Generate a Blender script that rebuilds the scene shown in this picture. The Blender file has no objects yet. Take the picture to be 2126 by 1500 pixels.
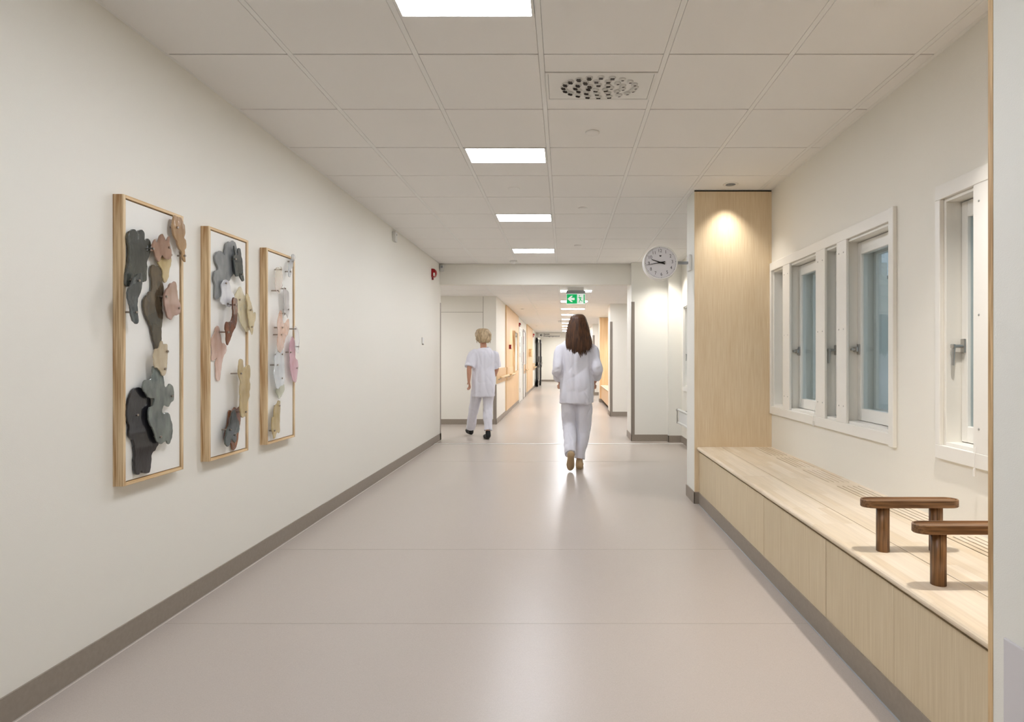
import bpy, bmesh, math, random
from mathutils import Vector, Matrix, noise
random.seed(7)
C = bpy.context.scene.collection
S = bpy.context.scene
R = math.radians

# ---------------------------------------------------------------- camera, world, exposure
cam_d = bpy.data.cameras.new('camera'); cam = bpy.data.objects.new('camera', cam_d); C.objects.link(cam)
F = 1180.0; VX, VY = 1171.0, 745.0; EYE = 1.25
cam.location = (0, 0, EYE); cam.rotation_euler = (R(90), 0, 0)
cam_d.sensor_width = 36; cam_d.lens = 36*F/2126
cam_d.shift_x = -(VX-1063)/2126; cam_d.shift_y = -(750-VY)/2126
cam_d.clip_start = 0.05; cam_d.clip_end = 100
S.camera = cam
S.view_settings.view_transform = 'Standard'; S.view_settings.look = 'None'
S.view_settings.gamma = 1; S.view_settings.use_curve_mapping = False
S.view_settings.exposure = 2.03
w = bpy.data.worlds.new('world'); S.world = w; w.use_nodes = True
w.node_tree.nodes['Background'].inputs[0].default_value = (0.40, 0.46, 0.51, 1)
w.node_tree.nodes['Background'].inputs[1].default_value = 0.36
PANEL_E = 10.5       # ceiling panel emission
SPOT_W = 19.0

# ---------------------------------------------------------------- helpers
def lin(h):
    c = [int(h[i:i+2], 16)/255 for i in (0, 2, 4)]
    return tuple(x/12.92 if x <= .04045 else ((x+.055)/1.055)**2.4 for x in c) + (1,)
MATS = {}
def mat(name, col, rough=.5, metal=0, bump=0, bscale=200, var=0, vscale=30, stretch=(1, 1, 1), trans=0, spec=.5, emit=None, es=0, coat=0, col2=None, ior=1.45, rnd=0):
    m = bpy.data.materials.new(name); m.use_nodes = True; N = m.node_tree.nodes; L = m.node_tree.links
    b = N['Principled BSDF']; c = lin(col)
    b.inputs['Base Color'].default_value = c; b.inputs['Roughness'].default_value = rough
    b.inputs['Metallic'].default_value = metal; b.inputs['Transmission Weight'].default_value = trans
    b.inputs['Specular IOR Level'].default_value = spec; b.inputs['Coat Weight'].default_value = coat
    b.inputs['IOR'].default_value = ior
    if emit: b.inputs['Emission Color'].default_value = lin(emit); b.inputs['Emission Strength'].default_value = es
    tc = N.new('ShaderNodeTexCoord'); mp = N.new('ShaderNodeMapping'); mp.inputs['Scale'].default_value = stretch
    L.new(tc.outputs['Object'], mp.inputs['Vector'])
    if var or col2:
        nz = N.new('ShaderNodeTexNoise'); nz.inputs['Scale'].default_value = vscale; nz.inputs['Detail'].default_value = 4
        L.new(mp.outputs[0], nz.inputs['Vector'])
        cr = N.new('ShaderNodeValToRGB'); cr.color_ramp.elements[0].position = .3; cr.color_ramp.elements[1].position = .7
        c2 = lin(col2) if col2 else c
        cr.color_ramp.elements[0].color = tuple(x*(1-var) for x in c[:3])+(1,)
        cr.color_ramp.elements[1].color = tuple(min(1, x*(1+var)) for x in c2[:3])+(1,)
        L.new(nz.outputs['Fac'], cr.inputs['Fac']); out = cr.outputs['Color']
        if rnd:
            oi = N.new('ShaderNodeObjectInfo'); mr = N.new('ShaderNodeMapRange')
            mr.inputs['To Min'].default_value = 1-rnd; mr.inputs['To Max'].default_value = 1+rnd
            L.new(oi.outputs['Random'], mr.inputs['Value'])
            hs = N.new('ShaderNodeHueSaturation'); L.new(mr.outputs[0], hs.inputs['Value']); L.new(out, hs.inputs['Color']); out = hs.outputs['Color']
        L.new(out, b.inputs['Base Color'])
    if bump:
        nb = N.new('ShaderNodeTexNoise'); nb.inputs['Scale'].default_value = bscale; nb.inputs['Detail'].default_value = 3
        L.new(mp.outputs[0], nb.inputs['Vector'])
        bp = N.new('ShaderNodeBump'); bp.inputs['Strength'].default_value = bump; bp.inputs['Distance'].default_value = .002
        L.new(nb.outputs['Fac'], bp.inputs['Height']); L.new(bp.outputs[0], b.inputs['Normal'])
    MATS[name] = m; return m
def wood(name, c1, c2, axis='z', rough=.45, coat=0, rnd=0, fine=70, knots=0.9, fig=.16, ramp=.25):
    """lengthwise streaks plus cathedral figure along one axis"""
    m = bpy.data.materials.new(name); m.use_nodes = True; N = m.node_tree.nodes; L = m.node_tree.links; b = N['Principled BSDF']
    b.inputs['Roughness'].default_value = rough; b.inputs['Coat Weight'].default_value = coat
    tc = N.new('ShaderNodeTexCoord'); mp = N.new('ShaderNodeMapping'); st = [1, 1, 1]; st['xyz'.index(axis)] = .03
    mp.inputs['Scale'].default_value = st; L.new(tc.outputs['Object'], mp.inputs['Vector'])
    n1 = N.new('ShaderNodeTexNoise'); n1.inputs['Scale'].default_value = fine; n1.inputs['Detail'].default_value = 5; L.new(mp.outputs[0], n1.inputs['Vector'])
    mp2 = N.new('ShaderNodeMapping'); st2 = [1, 1, 1]; st2['xyz'.index(axis)] = .12; mp2.inputs['Scale'].default_value = st2
    L.new(tc.outputs['Object'], mp2.inputs['Vector'])
    n2 = N.new('ShaderNodeTexNoise'); n2.inputs['Scale'].default_value = 9; n2.inputs['Distortion'].default_value = knots; L.new(mp2.outputs[0], n2.inputs['Vector'])
    ma = N.new('ShaderNodeMath'); ma.operation = 'MULTIPLY'; ma.inputs[1].default_value = 14; L.new(n2.outputs['Fac'], ma.inputs[0])
    fr = N.new('ShaderNodeMath'); fr.operation = 'SINE'; L.new(ma.outputs[0], fr.inputs[0])
    m3 = N.new('ShaderNodeMath'); m3.operation = 'MULTIPLY_ADD'; m3.inputs[1].default_value = fig; L.new(fr.outputs[0], m3.inputs[0]); L.new(n1.outputs['Fac'], m3.inputs[2])
    cr = N.new('ShaderNodeValToRGB'); cr.color_ramp.elements[0].position = ramp; cr.color_ramp.elements[1].position = 1-ramp
    cr.color_ramp.elements[0].color = lin(c1); cr.color_ramp.elements[1].color = lin(c2); L.new(m3.outputs[0], cr.inputs['Fac'])
    out = cr.outputs['Color']
    if rnd:
        oi = N.new('ShaderNodeObjectInfo'); mr = N.new('ShaderNodeMapRange'); mr.inputs['To Min'].default_value = 1-rnd; mr.inputs['To Max'].default_value = 1+rnd
        L.new(oi.outputs['Random'], mr.inputs['Value']); hs = N.new('ShaderNodeHueSaturation'); L.new(mr.outputs[0], hs.inputs['Value']); L.new(out, hs.inputs['Color']); out = hs.outputs['Color']
    L.new(out, b.inputs['Base Color'])
    bp = N.new('ShaderNodeBump'); bp.inputs['Strength'].default_value = .12; bp.inputs['Distance'].default_value = .001
    L.new(n1.outputs['Fac'], bp.inputs['Height']); L.new(bp.outputs[0], b.inputs['Normal'])
    MATS[name] = m; return m
def stave_mat(name, c1, c2):
    m = bpy.data.materials.new(name); m.use_nodes = True; N = m.node_tree.nodes; L = m.node_tree.links; b = N['Principled BSDF']
    b.inputs['Roughness'].default_value = .38
    tc = N.new('ShaderNodeTexCoord'); mp = N.new('ShaderNodeMapping'); mp.inputs['Rotation'].default_value = (0, 0, R(90)); L.new(tc.outputs['Object'], mp.inputs['Vector'])
    bk = N.new('ShaderNodeTexBrick'); bk.inputs['Scale'].default_value = 1; bk.inputs['Brick Width'].default_value = .42; bk.inputs['Row Height'].default_value = .043
    bk.inputs['Mortar Size'].default_value = 0.0; bk.offset = .37; bk.inputs['Color1'].default_value = lin(c1); bk.inputs['Color2'].default_value = lin(c2); bk.inputs['Mortar'].default_value = lin(c1)
    L.new(mp.outputs[0], bk.inputs['Vector'])
    mp2 = N.new('ShaderNodeMapping'); mp2.inputs['Scale'].default_value = (1, .06, 1); L.new(tc.outputs['Object'], mp2.inputs['Vector'])
    nz = N.new('ShaderNodeTexNoise'); nz.inputs['Scale'].default_value = 60; nz.inputs['Detail'].default_value = 5; nz.inputs['Distortion'].default_value = .6; L.new(mp2.outputs[0], nz.inputs['Vector'])
    mr = N.new('ShaderNodeMapRange'); mr.inputs['To Min'].default_value = .82; mr.inputs['To Max'].default_value = 1.12; L.new(nz.outputs['Fac'], mr.inputs['Value'])
    hs = N.new('ShaderNodeHueSaturation'); L.new(mr.outputs[0], hs.inputs['Value']); L.new(bk.outputs['Color'], hs.inputs['Color']); L.new(hs.outputs[0], b.inputs['Base Color'])
    MATS[name] = m; return m
def window_glass(name, tint):
    m = bpy.data.materials.new(name); m.use_nodes = True; N = m.node_tree.nodes; L = m.node_tree.links; N.remove(N['Principled BSDF'])
    t = N.new('ShaderNodeBsdfTransparent'); t.inputs[0].default_value = lin(tint)
    g = N.new('ShaderNodeBsdfGlossy'); g.inputs['Roughness'].default_value = .0; g.inputs[0].default_value = (.95, .98, 1, 1)
    lw = N.new('ShaderNodeLayerWeight'); lw.inputs['Blend'].default_value = .5
    pw = N.new('ShaderNodeMath'); pw.operation = 'POWER'; pw.inputs[1].default_value = 4.0; L.new(lw.outputs['Facing'], pw.inputs[0])
    fr = N.new('ShaderNodeMath'); fr.operation = 'MULTIPLY_ADD'; fr.inputs[1].default_value = .9; fr.inputs[2].default_value = .05; L.new(pw.outputs[0], fr.inputs[0])
    mx = N.new('ShaderNodeMixShader'); L.new(fr.outputs[0], mx.inputs[0]); L.new(t.outputs[0], mx.inputs[1]); L.new(g.outputs[0], mx.inputs[2])
    L.new(mx.outputs[0], N['Material Output'].inputs['Surface']); MATS[name] = m; return m

def tag(o, label=None, cat=None, group=None, kind=None):
    if label: o['label'] = label
    if cat: o['category'] = cat
    if group: o['group'] = group
    if kind: o['kind'] = kind
    return o
WL = {}
def wloc(o): return WL.get(o.name, Vector((0, 0, 0)))
def empty(name, loc, label=None, cat=None, group=None, kind=None):
    o = bpy.data.objects.new(name, None); C.objects.link(o); o.location = loc; o.empty_display_size = .1
    WL[o.name] = Vector(loc); return tag(o, label, cat, group, kind)
def place(name, me, m, parent=None, smooth=False, origin=None):
    """links a mesh given in world coordinates; its origin goes to the bottom centre of its bounds"""
    vs = me.vertices
    if origin is None:
        xs = [v.co.x for v in vs]; ys = [v.co.y for v in vs]; zs = [v.co.z for v in vs]
        origin = Vector(((min(xs)+max(xs))/2, (min(ys)+max(ys))/2, min(zs)))
    me.transform(Matrix.Translation(-origin))
    if m is not None and not me.materials:
        for x in (m if isinstance(m, (list, tuple)) else [m]): me.materials.append(x if not isinstance(x, str) else MATS[x])
    o = bpy.data.objects.new(name, me); C.objects.link(o)
    if smooth: me.shade_smooth()
    if parent is not None: o.parent = parent; o.location = origin-wloc(parent)
    else: o.location = origin
    WL[o.name] = Vector(origin); return o
def from_bm(bm, name):
    me = bpy.data.meshes.new(name); bm.normal_update(); bm.to_mesh(me); bm.free(); return me
def bbox(bm, x0, x1, y0, y1, z0, z1, bev=0, seg=1, mi=0):
    if x0 > x1: x0, x1 = x1, x0
    if y0 > y1: y0, y1 = y1, y0
    r = bmesh.ops.create_cube(bm, size=1)
    for v in r['verts']:
        v.co = Vector((x0+(v.co.x+.5)*(x1-x0), y0+(v.co.y+.5)*(y1-y0), z0+(v.co.z+.5)*(z1-z0)))
    if bev:
        es = list({e for v in r['verts'] for e in v.link_edges})
        bmesh.ops.bevel(bm, geom=es, offset=bev, segments=seg, affect='EDGES', profile=.5)
    return bm
def box(name, x0, x1, y0, y1, z0, z1, m, parent=None, bev=0, seg=1):
    bm = bmesh.new(); bbox(bm, x0, x1, y0, y1, z0, z1, bev, seg); return place(name, from_bm(bm, name), m, parent)
def boxes(name, lst, m, parent=None, bev=0):
    bm = bmesh.new()
    for b in lst: bbox(bm, *b, bev)
    return place(name, from_bm(bm, name), m, parent)
def cyl(bm, p0, p1, r0, r1=None, n=20, caps=True):
    p0 = Vector(p0); p1 = Vector(p1); r1 = r0 if r1 is None else r1; d = (p1-p0)
    rot = d.to_track_quat('Z', 'Y').to_matrix().to_4x4()
    bmesh.ops.create_cone(bm, cap_ends=caps, segments=n, radius1=r0, radius2=r1, depth=d.length, matrix=Matrix.Translation((p0+p1)/2) @ rot)
def lathe(bm, prof, c, axis='z', n=40):
    """prof [(r,h)], revolved about axis through c"""
    rings = []
    for r, h in prof:
        ring = []
        for i in range(n):
            a = 2*math.pi*i/n; u, v = r*math.cos(a), r*math.sin(a)
            p = {'z': (u, v, h), 'y': (u, h, v), 'x': (h, u, v)}[axis]
            ring.append(bm.verts.new(Vector(c)+Vector(p)))
        rings.append(ring)
    for a, b in zip(rings, rings[1:]):
        for i in range(n): bm.faces.new((a[i], a[(i+1) % n], b[(i+1) % n], b[i]))
    for ring in (rings[0], rings[-1]):
        try: bm.faces.new(ring)
        except Exception: pass
    bmesh.ops.recalc_face_normals(bm, faces=bm.faces)
def slab_poly(bm, pts, h0, h1, axis='z'):
    """extrude closed 2D polygon between h0 and h1 along axis"""
    def P(p, h): return {'z': (p[0], p[1], h), 'y': (p[0], h, p[1]), 'x': (h, p[0], p[1])}[axis]
    a = [bm.verts.new(P(p, h0)) for p in pts]; b = [bm.verts.new(P(p, h1)) for p in pts]; n = len(pts)
    bm.faces.new(a); bm.faces.new(b[::-1])
    for i in range(n): bm.faces.new((a[i], b[i], b[(i+1) % n], a[(i+1) % n]))
    bmesh.ops.recalc_face_normals(bm, faces=bm.faces)
def catmull(pts, k, closed=False):
    out = []; n = len(pts)
    rng = range(n) if closed else range(n-1)
    for i in rng:
        g = (lambda j: pts[j % n]) if closed else (lambda j: pts[max(0, min(n-1, j))])
        p0, p1, p2, p3 = g(i-1), g(i), g(i+1), g(i+2)
        for s in range(k):
            t = s/k
            out.append(tuple(.5*((2*b)+(-a+c)*t+(2*a-5*b+4*c-d)*t*t+(-a+3*b-3*c+d)*t**3) for a, b, c, d in zip(p0, p1, p2, p3)))
    if not closed: out.append(tuple(pts[-1]))
    return out
def text_mesh(txt, size, ext=.001, bold=0, align='CENTER'):
    cu = bpy.data.curves.new('text', 'FONT'); cu.body = txt; cu.size = size; cu.extrude = ext; cu.offset = bold; cu.align_x = align; cu.align_y = 'CENTER'
    o = bpy.data.objects.new('text', cu); C.objects.link(o); dg = bpy.context.evaluated_depsgraph_get()
    me = bpy.data.meshes.new_from_object(o.evaluated_get(dg)); bpy.data.objects.remove(o); me.materials.clear(); return me
FACE_CAM = Matrix.Rotation(R(90), 4, 'X')      # text plane XY -> XZ, readable from -Y

# ---------------------------------------------------------------- materials
WHITE = 'E9E5D8'
mat('wall_paint', 'EEEADF', .55, bump=.25, bscale=350)
mat('wall_paint_pillar', 'EDEBE2', .5, bump=.2, bscale=350)
mat('ceiling_tile', 'F2EFEA', .95, bump=.4, bscale=600, spec=.1)
mat('ceiling_rail', 'EFEDE8', .5)
mat('plenum', '3A3733', .9)
mat('vinyl_floor', 'BBB0A6', .27, bump=.12, bscale=500, var=.06, vscale=420, spec=.5)
mat('weld_line', 'D0C6BB', .4)
mat('weld_line_blue', 'A9ABAC', .4)
mat('skirting', '968B7E', .5, var=.05, vscale=60)
mat('corner_guard', '9A9187', .35, metal=.4)
mat('steel', 'BDBBB7', .35, metal=1)
mat('strip_metal', 'DAD8D4', .5, metal=.6)
mat('chrome', 'CFCFCF', .12, metal=1)
mat('white_lacquer', 'EFECE4', .3, bump=.05, bscale=90, stretch=(1, 1, .1))
mat('white_plastic', 'E8E6E0', .4)
mat('grey_plastic', '9C9FA1', .4)
mat('black_paint', '17120F', .45)
mat('red_plastic', 'A31218', .35)
mat('dark_red', '8C0F16', .35)
mat('white_board', 'F1EEE6', .6)
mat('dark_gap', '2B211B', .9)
mat('guard_sheet', 'D5D1D2', .45)
wood('veneer', 'DEC49C', 'EFDCBC', 'z', .42, fine=150, knots=.1, fig=.05)
wood('veneer_pale', 'CDB996', 'DCCBAB', 'z', .45, rnd=.05, fine=130, knots=.1, fig=.05)
wood('veneer_far', 'D6AE7C', 'EACDA4', 'z', .45, knots=.1, fig=.05)
wood('frame_wood', 'AC7F4C', 'E6CDA4', 'z', .55, fine=110, fig=.1, knots=.6, ramp=.36)
wood('frame_wood_y', 'C9A06A', 'EBCFA3', 'y', .55, fine=110, fig=.08, ramp=.34)
wood('oak_dark', '5C3F26', '916C48', 'x', .38, fine=170, fig=.1, ramp=.36)
wood('oak_dark_z', '543A22', '966F49', 'z', .38, fine=170, fig=.1, ramp=.36)
wood('ply_edge', 'B48F60', 'DDBD8E', 'z', .5, fine=200, ramp=.35)
stave_mat('bench_staves', 'E9DAC4', 'DCC9AC')
window_glass('window_glass', 'F1F5F6')
mat('lamp_diffuser_far', 'FFFFFF', .6, emit='F6F8FF', es=PANEL_E*1.35)
mat('lamp_diffuser', 'FFFFFF', .6, emit='F0F5FF', es=PANEL_E)
mat('skin', 'C9967C', .5, var=.05)
mat('cotton_white', 'E3E1E8', .85, bump=.3, bscale=700)
mat('hair_brown', '2C190D', .42, var=.3, vscale=60, stretch=(1, 1, .06), col2='54351E')
mat('hair_blond', '9C8464', .5, var=.2, vscale=60, stretch=(1, 1, .1), col2='C6AF8C')
mat('shoe_black', '151414', .6)
mat('shoe_tan', 'B59A74', .55)
mat('shoe_sole', 'C9B48E', .6)
mat('exit_green', '00B867', .5, emit='00C46C', es=.10)
mat('exit_white', 'F4FFFA', .5, emit='F4FFFA', es=.10)
mat('door_dark', '4C4844', .4, metal=.1)
mat('mirror', 'E8ECEC', .03, metal=1)
mat('paper_grey', 'C9C9C6', .6)
mat('radiator_white', 'E6E7E4', .35)
mat('eye_white', 'F0EEEA', .2); mat('lip', 'A8635A', .5)

# ---------------------------------------------------------------- setting
CZ = 2.705; CZ2 = 2.438
floor = box('floor', -5, 5, -3.2, 31.2, -.12, 0, 'vinyl_floor'); tag(floor, 'beige speckled vinyl corridor floor', kind='structure')
for i, y in enumerate((2.68, 3.72, 6.9)):
    box('weld_seam', -1.89, 1.16, y-.0012, y+.0012, 0, .0008, 'vinyl_floor', floor)
box('weld_seam', -1.889, -1.882, -3, 8.78, 0, .0012, 'weld_line', floor)
box('weld_seam', 1.150, 1.157, 1.49, 4.88, 0, .0012, 'weld_line_blue', floor)
box('expansion_strip', -1.90, 1.755, 8.31, 8.35, 0, .004, 'strip_metal', floor, bev=.001)

def holes_wall(name, x0, x1, ya, yb, holes, m, z1=CZ+.03, label=None):
    """wall in the plane of X with rectangular openings (y0,y1,z0,z1)"""
    lst = []; y = ya
    for (h0, h1, za, zb) in sorted(holes):
        if h0 > y: lst.append((x0, x1, y, h0, 0, z1))
        lst.append((x0, x1, h0, h1, 0, za)); lst.append((x0, x1, h0, h1, zb, z1)); y = h1
    if yb > y: lst.append((x0, x1, y, yb, 0, z1))
    o = boxes(name, lst, m); return tag(o, label, kind='structure')
wall_left = box('wall_left', -2.06, -1.906, -3.2, 8.785, 0, CZ+.03, 'wall_paint'); tag(wall_left, 'long cream wall on the left carrying the three framed works', kind='structure')
WZ = (.843, 2.0)
XW = 1.79
wr = holes_wall('wall_right', XW, 2.06, -.4, 5.05, [(3.10, 4.86, *WZ), (.9, 2.678, *WZ)], 'wall_paint', label='cream outer wall behind the long wooden bench')
wr2 = holes_wall('wall_right', 1.755, 2.06, 5.05, 8.6, [(5.6, 8.28, *WZ)], 'wall_paint', label='outer wall between the wood clad pillar and the far white pillar')
tag(box('wall_back', -2.06, 2.06, -3.3, -3.2, 0, CZ+.03, 'wall_paint'), 'wall behind the viewer closing the corridor', kind='structure')
wf = box('wall_front_right', 1.125, 1.9, -3.2, 1.49, 0, CZ, 'wall_paint_pillar'); tag(wf, 'pale wall end at the right edge, before the bench niche', kind='structure')
box('edge_strip', 1.1235, 1.79, 1.49, 1.506, 0, CZ, 'ply_edge', wf)
# guard sheet on the near wall with a rounded upper edge
bm = bmesh.new(); bbox(bm, 1.117, 1.125, -3.0, 1.447, .02, .541, .004, 3); place('wall_guard', from_bm(bm, 'wall_guard'), 'guard_sheet', wf)
# wood clad pillar
pil = box('wall_pillar', 1.125, 1.80, 4.914, 5.20, 0, CZ-.001, 'wall_paint_pillar'); tag(pil, 'square pillar at the far end of the bench', kind='structure')
box('cladding_panel', 1.127, XW, 4.90, 4.914, .097, CZ-.014, 'veneer', pil)
box('shadow_gap', 1.127, XW, 4.907, 4.914, CZ-.014, CZ-.002, 'dark_gap', pil)
# far white pillar, stepped
fp = boxes('wall_far_pillar', [(1.022, 1.60, 8.60, 9.2, 0, CZ), (1.565, 1.80, 8.49, 9.2, 0, CZ), (1.7, 4.9, 8.62, 9.2, 0, CZ)], 'wall_paint_pillar')
tag(fp, 'white stepped pillar right of the corridor opening', kind='structure')
boxes('corner_guard', [(1.018, 1.068, 8.596, 8.60, .10, 2.11), (1.018, 1.022, 8.596, 8.66, .10, 2.11)], 'corner_guard', fp)
# header over the opening
tag(box('beam_header', -1.96, 1.022, 8.72, 8.82, 2.385, CZ+.02, 'wall_paint'), 'lowered header across the corridor opening', kind='structure')
boxes('corner_guard', [(-1.950, -1.902, 8.785, 8.789, .10, 2.11), (-1.906, -1.902, 8.735, 8.789, .10, 2.11)], 'corner_guard', wall_left)
# side passage left + corridor walls
wa = box('wall_across_left', -5, -1.44, 10.80, 10.95, 0, CZ2+.03, 'wall_paint'); tag(wa, 'cream wall with a flush panel behind the blond person', kind='structure')
box('door_seam', -2.9, -1.5376, 10.797, 10.7995, 2.130, 2.136, 'skirting', wa); box('door_seam', -1.540, -1.534, 10.797, 10.7995, .10, 2.43, 'skirting', wa)
wc = box('wall_corridor_left', -1.44, -1.29, 10.80, 31, 0, CZ2+.03, 'wall_paint'); tag(wc, 'left wall of the far corridor', kind='structure')
boxes('corner_guard', [(-1.345, -1.285, 10.796, 10.80, .10, .757), (-1.29, -1.286, 10.796, 10.85, .10, .757)], 'corner_guard', wc)
tag(box('wall_side_left', -5.1, -5, 8.7, 11, 0, CZ2+.03, 'wall_paint'), kind='structure')
tag(box('wall_side_front_left', -5, -2.0, 8.70, 8.785, 0, CZ2+.03, 'wall_paint'), kind='structure')
tag(box('wall_side_right', 4.9, 5, 8.7, 12.5, 0, CZ2+.03, 'wall_paint'), kind='structure')
wb = box('wall_across_right', 1.0, 5, 12.30, 12.88, 0, CZ2+.03, 'wall_paint'); tag(wb, 'cream wall block right of the corridor past the white pillar', kind='structure')
boxes('corner_guard', [(.996, 1.05, 12.296, 12.30, .10, 2.05), (.996, 1.0, 12.296, 12.36, .10, 2.05)], 'corner_guard', wb)
tag(box('wall_corridor_right', 1.70, 1.85, 12.88, 19.45, 0, CZ2+.03, 'wall_paint'), 'back wall of the far bench niche', kind='structure')
wp = box('wall_far_niche_pillar', 1.02, 1.70, 16.32, 16.62, 0, CZ2-.001, 'wall_paint'); tag(wp, 'pillar closing the far bench niche', kind='structure')
box('cladding_panel', 1.022, 1.70, 16.30, 16.32, .097, CZ2-.014, 'veneer_far', wp)
wq = box('wall_corridor_right_far', .98, 1.85, 19.45, 31, 0, CZ2+.03, 'wall_paint'); tag(wq, 'right wall of the corridor beyond the niches', kind='structure')
boxes('corner_guard', [(.976, 1.05, 19.446, 19.45, .10, 2.05)], 'corner_guard', wq)
tag(box('wall_end', -1.45, 1.2, 31, 31.1, 0, CZ2+.03, 'wall_paint'), 'cream wall closing the corridor in the distance', kind='structure')
tag(box('beam_far_header', -1.29, .98, 26.0, 26.1, 2.21, CZ2, 'wall_paint'), 'white header over the dark doors carrying wayfinding text', kind='structure')

# skirting
def skirt(name, lst):
    bm = bmesh.new()
    for b in lst: bbox(bm, *b)
    o = place(name, from_bm(bm, name), 'skirting'); tag(o, kind='structure')
skirt('baseboard_left', [(-1.906, -1.898, -3.2, 8.785, 0, .10), (-1.906, -1.898, 8.70, 8.789, 0, .10)])
skirt('baseboard_bench', [(1.157, 1.17, 1.506, 4.90, 0, .097)])
skirt('baseboard_pillar', [(1.119, 1.17, 4.892, 4.90, 0, .10), (1.117, 1.125, 4.892, 5.205, 0, .10), (1.117, 1.7, 5.2, 5.208, 0, .1)])
skirt('baseboard_far_pillar', [(1.014, 1.57, 8.592, 8.60, 0, .10), (1.014, 1.022, 8.592, 9.2, 0, .10), (1.557, 1.755, 8.482, 8.49, 0, .10), (1.557, 1.565, 8.482, 8.6, 0, .10)])
skirt('baseboard_right', [(1.747, 1.755, 5.208, 8.482, 0, .10)])
skirt('baseboard_across_left', [(-5, -1.282, 10.792, 10.80, 0, .10)])
skirt('baseboard_corridor_left', [(-1.29, -1.282, 10.792, 26, 0, .10), (-1.29, -1.282, 26, 31, 0, .1)])
skirt('baseboard_across_right', [(.992, 4.9, 12.292, 12.30, 0, .10), (.992, 1.0, 12.292, 12.88, 0, .1)])
skirt('baseboard_niche', [(1.012, 1.7, 16.292, 16.30, 0, .097), (1.012, 1.02, 16.3, 16.62, 0, .097), (.972, 1.7, 19.442, 19.45, 0, .1)])
skirt('baseboard_end', [(-1.29, .98, 30.992, 31, 0, .10)])

# ---------------------------------------------------------------- ceilings
def tile_mesh(wx, wy):
    bm = bmesh.new(); bbox(bm, -wx/2, wx/2, -wy/2, wy/2, 0, .018, .0015); me = from_bm(bm, 'tile'); me.materials.append(MATS['ceiling_tile']); return me
ceil = box('ceiling', -2.06, 2.06, -3.2, 8.80, CZ+.03, CZ+.10, 'plenum'); tag(ceil, 'suspended ceiling of square tiles on exposed rails', kind='structure')
rx = [-1.906, -1.31, -.71, -.11, .49, 1.09, 1.69, 1.79]
for x in rx[1:-1]: box('rail', x-.012, x+.012, -3.2, 8.72, CZ+.001, CZ+.018, 'ceiling_rail', ceil)
box('wall_angle', -1.906, -1.888, -3.2, 8.72, CZ-.001, CZ+.002, 'ceiling_rail', ceil)
box('wall_angle', 1.768, 1.79, 1.5, 8.6, CZ-.001, CZ+.002, 'ceiling_rail', ceil)
rows = [2.717+.6*k for k in range(-10, 11)]
light_rows = [2.117+1.8*k for k in range(-1, 4)]
cache = {}
def put_tile(x0, x1, y0, y1, z, parent):
    wx, wy = round(x1-x0, 3), round(y1-y0, 3)
    if (wx, wy) not in cache: cache[(wx, wy)] = tile_mesh(wx, wy)
    o = bpy.data.objects.new('tile', cache[(wx, wy)]); C.objects.link(o); o.parent = parent
    o.location = Vector(((x0+x1)/2, (y0+y1)/2, z))-wloc(parent); return o
for r, ya in enumerate(rows[:-1]):
    yb = ya+.6
    for c in range(7):
        x0 = rx[c]+(.0135 if c else .002); x1 = rx[c+1]-(.0135 if c < 6 else .002)
        if ya > 4.6 and ya < 5 and c >= 5: pass
        if yb < 1.6 and c >= 5: continue
        ga, gb = ya+.004, yb-.004
        if c == 2 and any(abs(ya-l) < .01 for l in light_rows): ga = ya+.306
        if c == 3 and abs(ya-2.717) < .01:
            put_tile(x0, x1, ya+.002, 2.882, CZ, ceil); ga = 3.194
        put_tile(x0, x1, ga, gb, CZ, ceil)
def ceiling_light(x0, x1, y0, y1, z, label, group, detail=True):
    t = empty('ceiling_light', ((x0+x1)/2, (y0+y1)/2, z), label, 'ceiling light', group)
    f = .012
    boxes('frame', [(x0, x1, y0, y0+f, z-.003, z+.02), (x0, x1, y1-f, y1, z-.003, z+.02), (x0, x0+f, y0+f, y1-f, z-.003, z+.02), (x1-f, x1, y0+f, y1-f, z-.003, z+.02)], 'white_plastic', t)
    box('diffuser', x0+f, x1-f, y0+f, y1-f, z, z+.012, 'lamp_diffuser' if z > 2.6 else 'lamp_diffuser_far', t)
names = {2.117: 'bright rectangular ceiling panel cut by the top edge of the picture', 3.917: 'bright rectangular ceiling panel, the second one from the viewer',
         5.717: 'bright rectangular ceiling panel, third from the viewer, left of the wall clock', 7.517: 'bright rectangular ceiling panel nearest to the corridor header'}
for l in light_rows:
    lab = names.get(round(l, 3))
    ceiling_light(-.695, -.125, l+.004, l+.304, CZ, lab or 'ceiling panel outside the picture, %s' % {.317: 'overhead of the viewer', -1.483: 'first one behind the viewer', -3.283: 'second one behind the viewer'}.get(round(l, 3), 'far behind the viewer'), 'light panels in the front ceiling')
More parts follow.
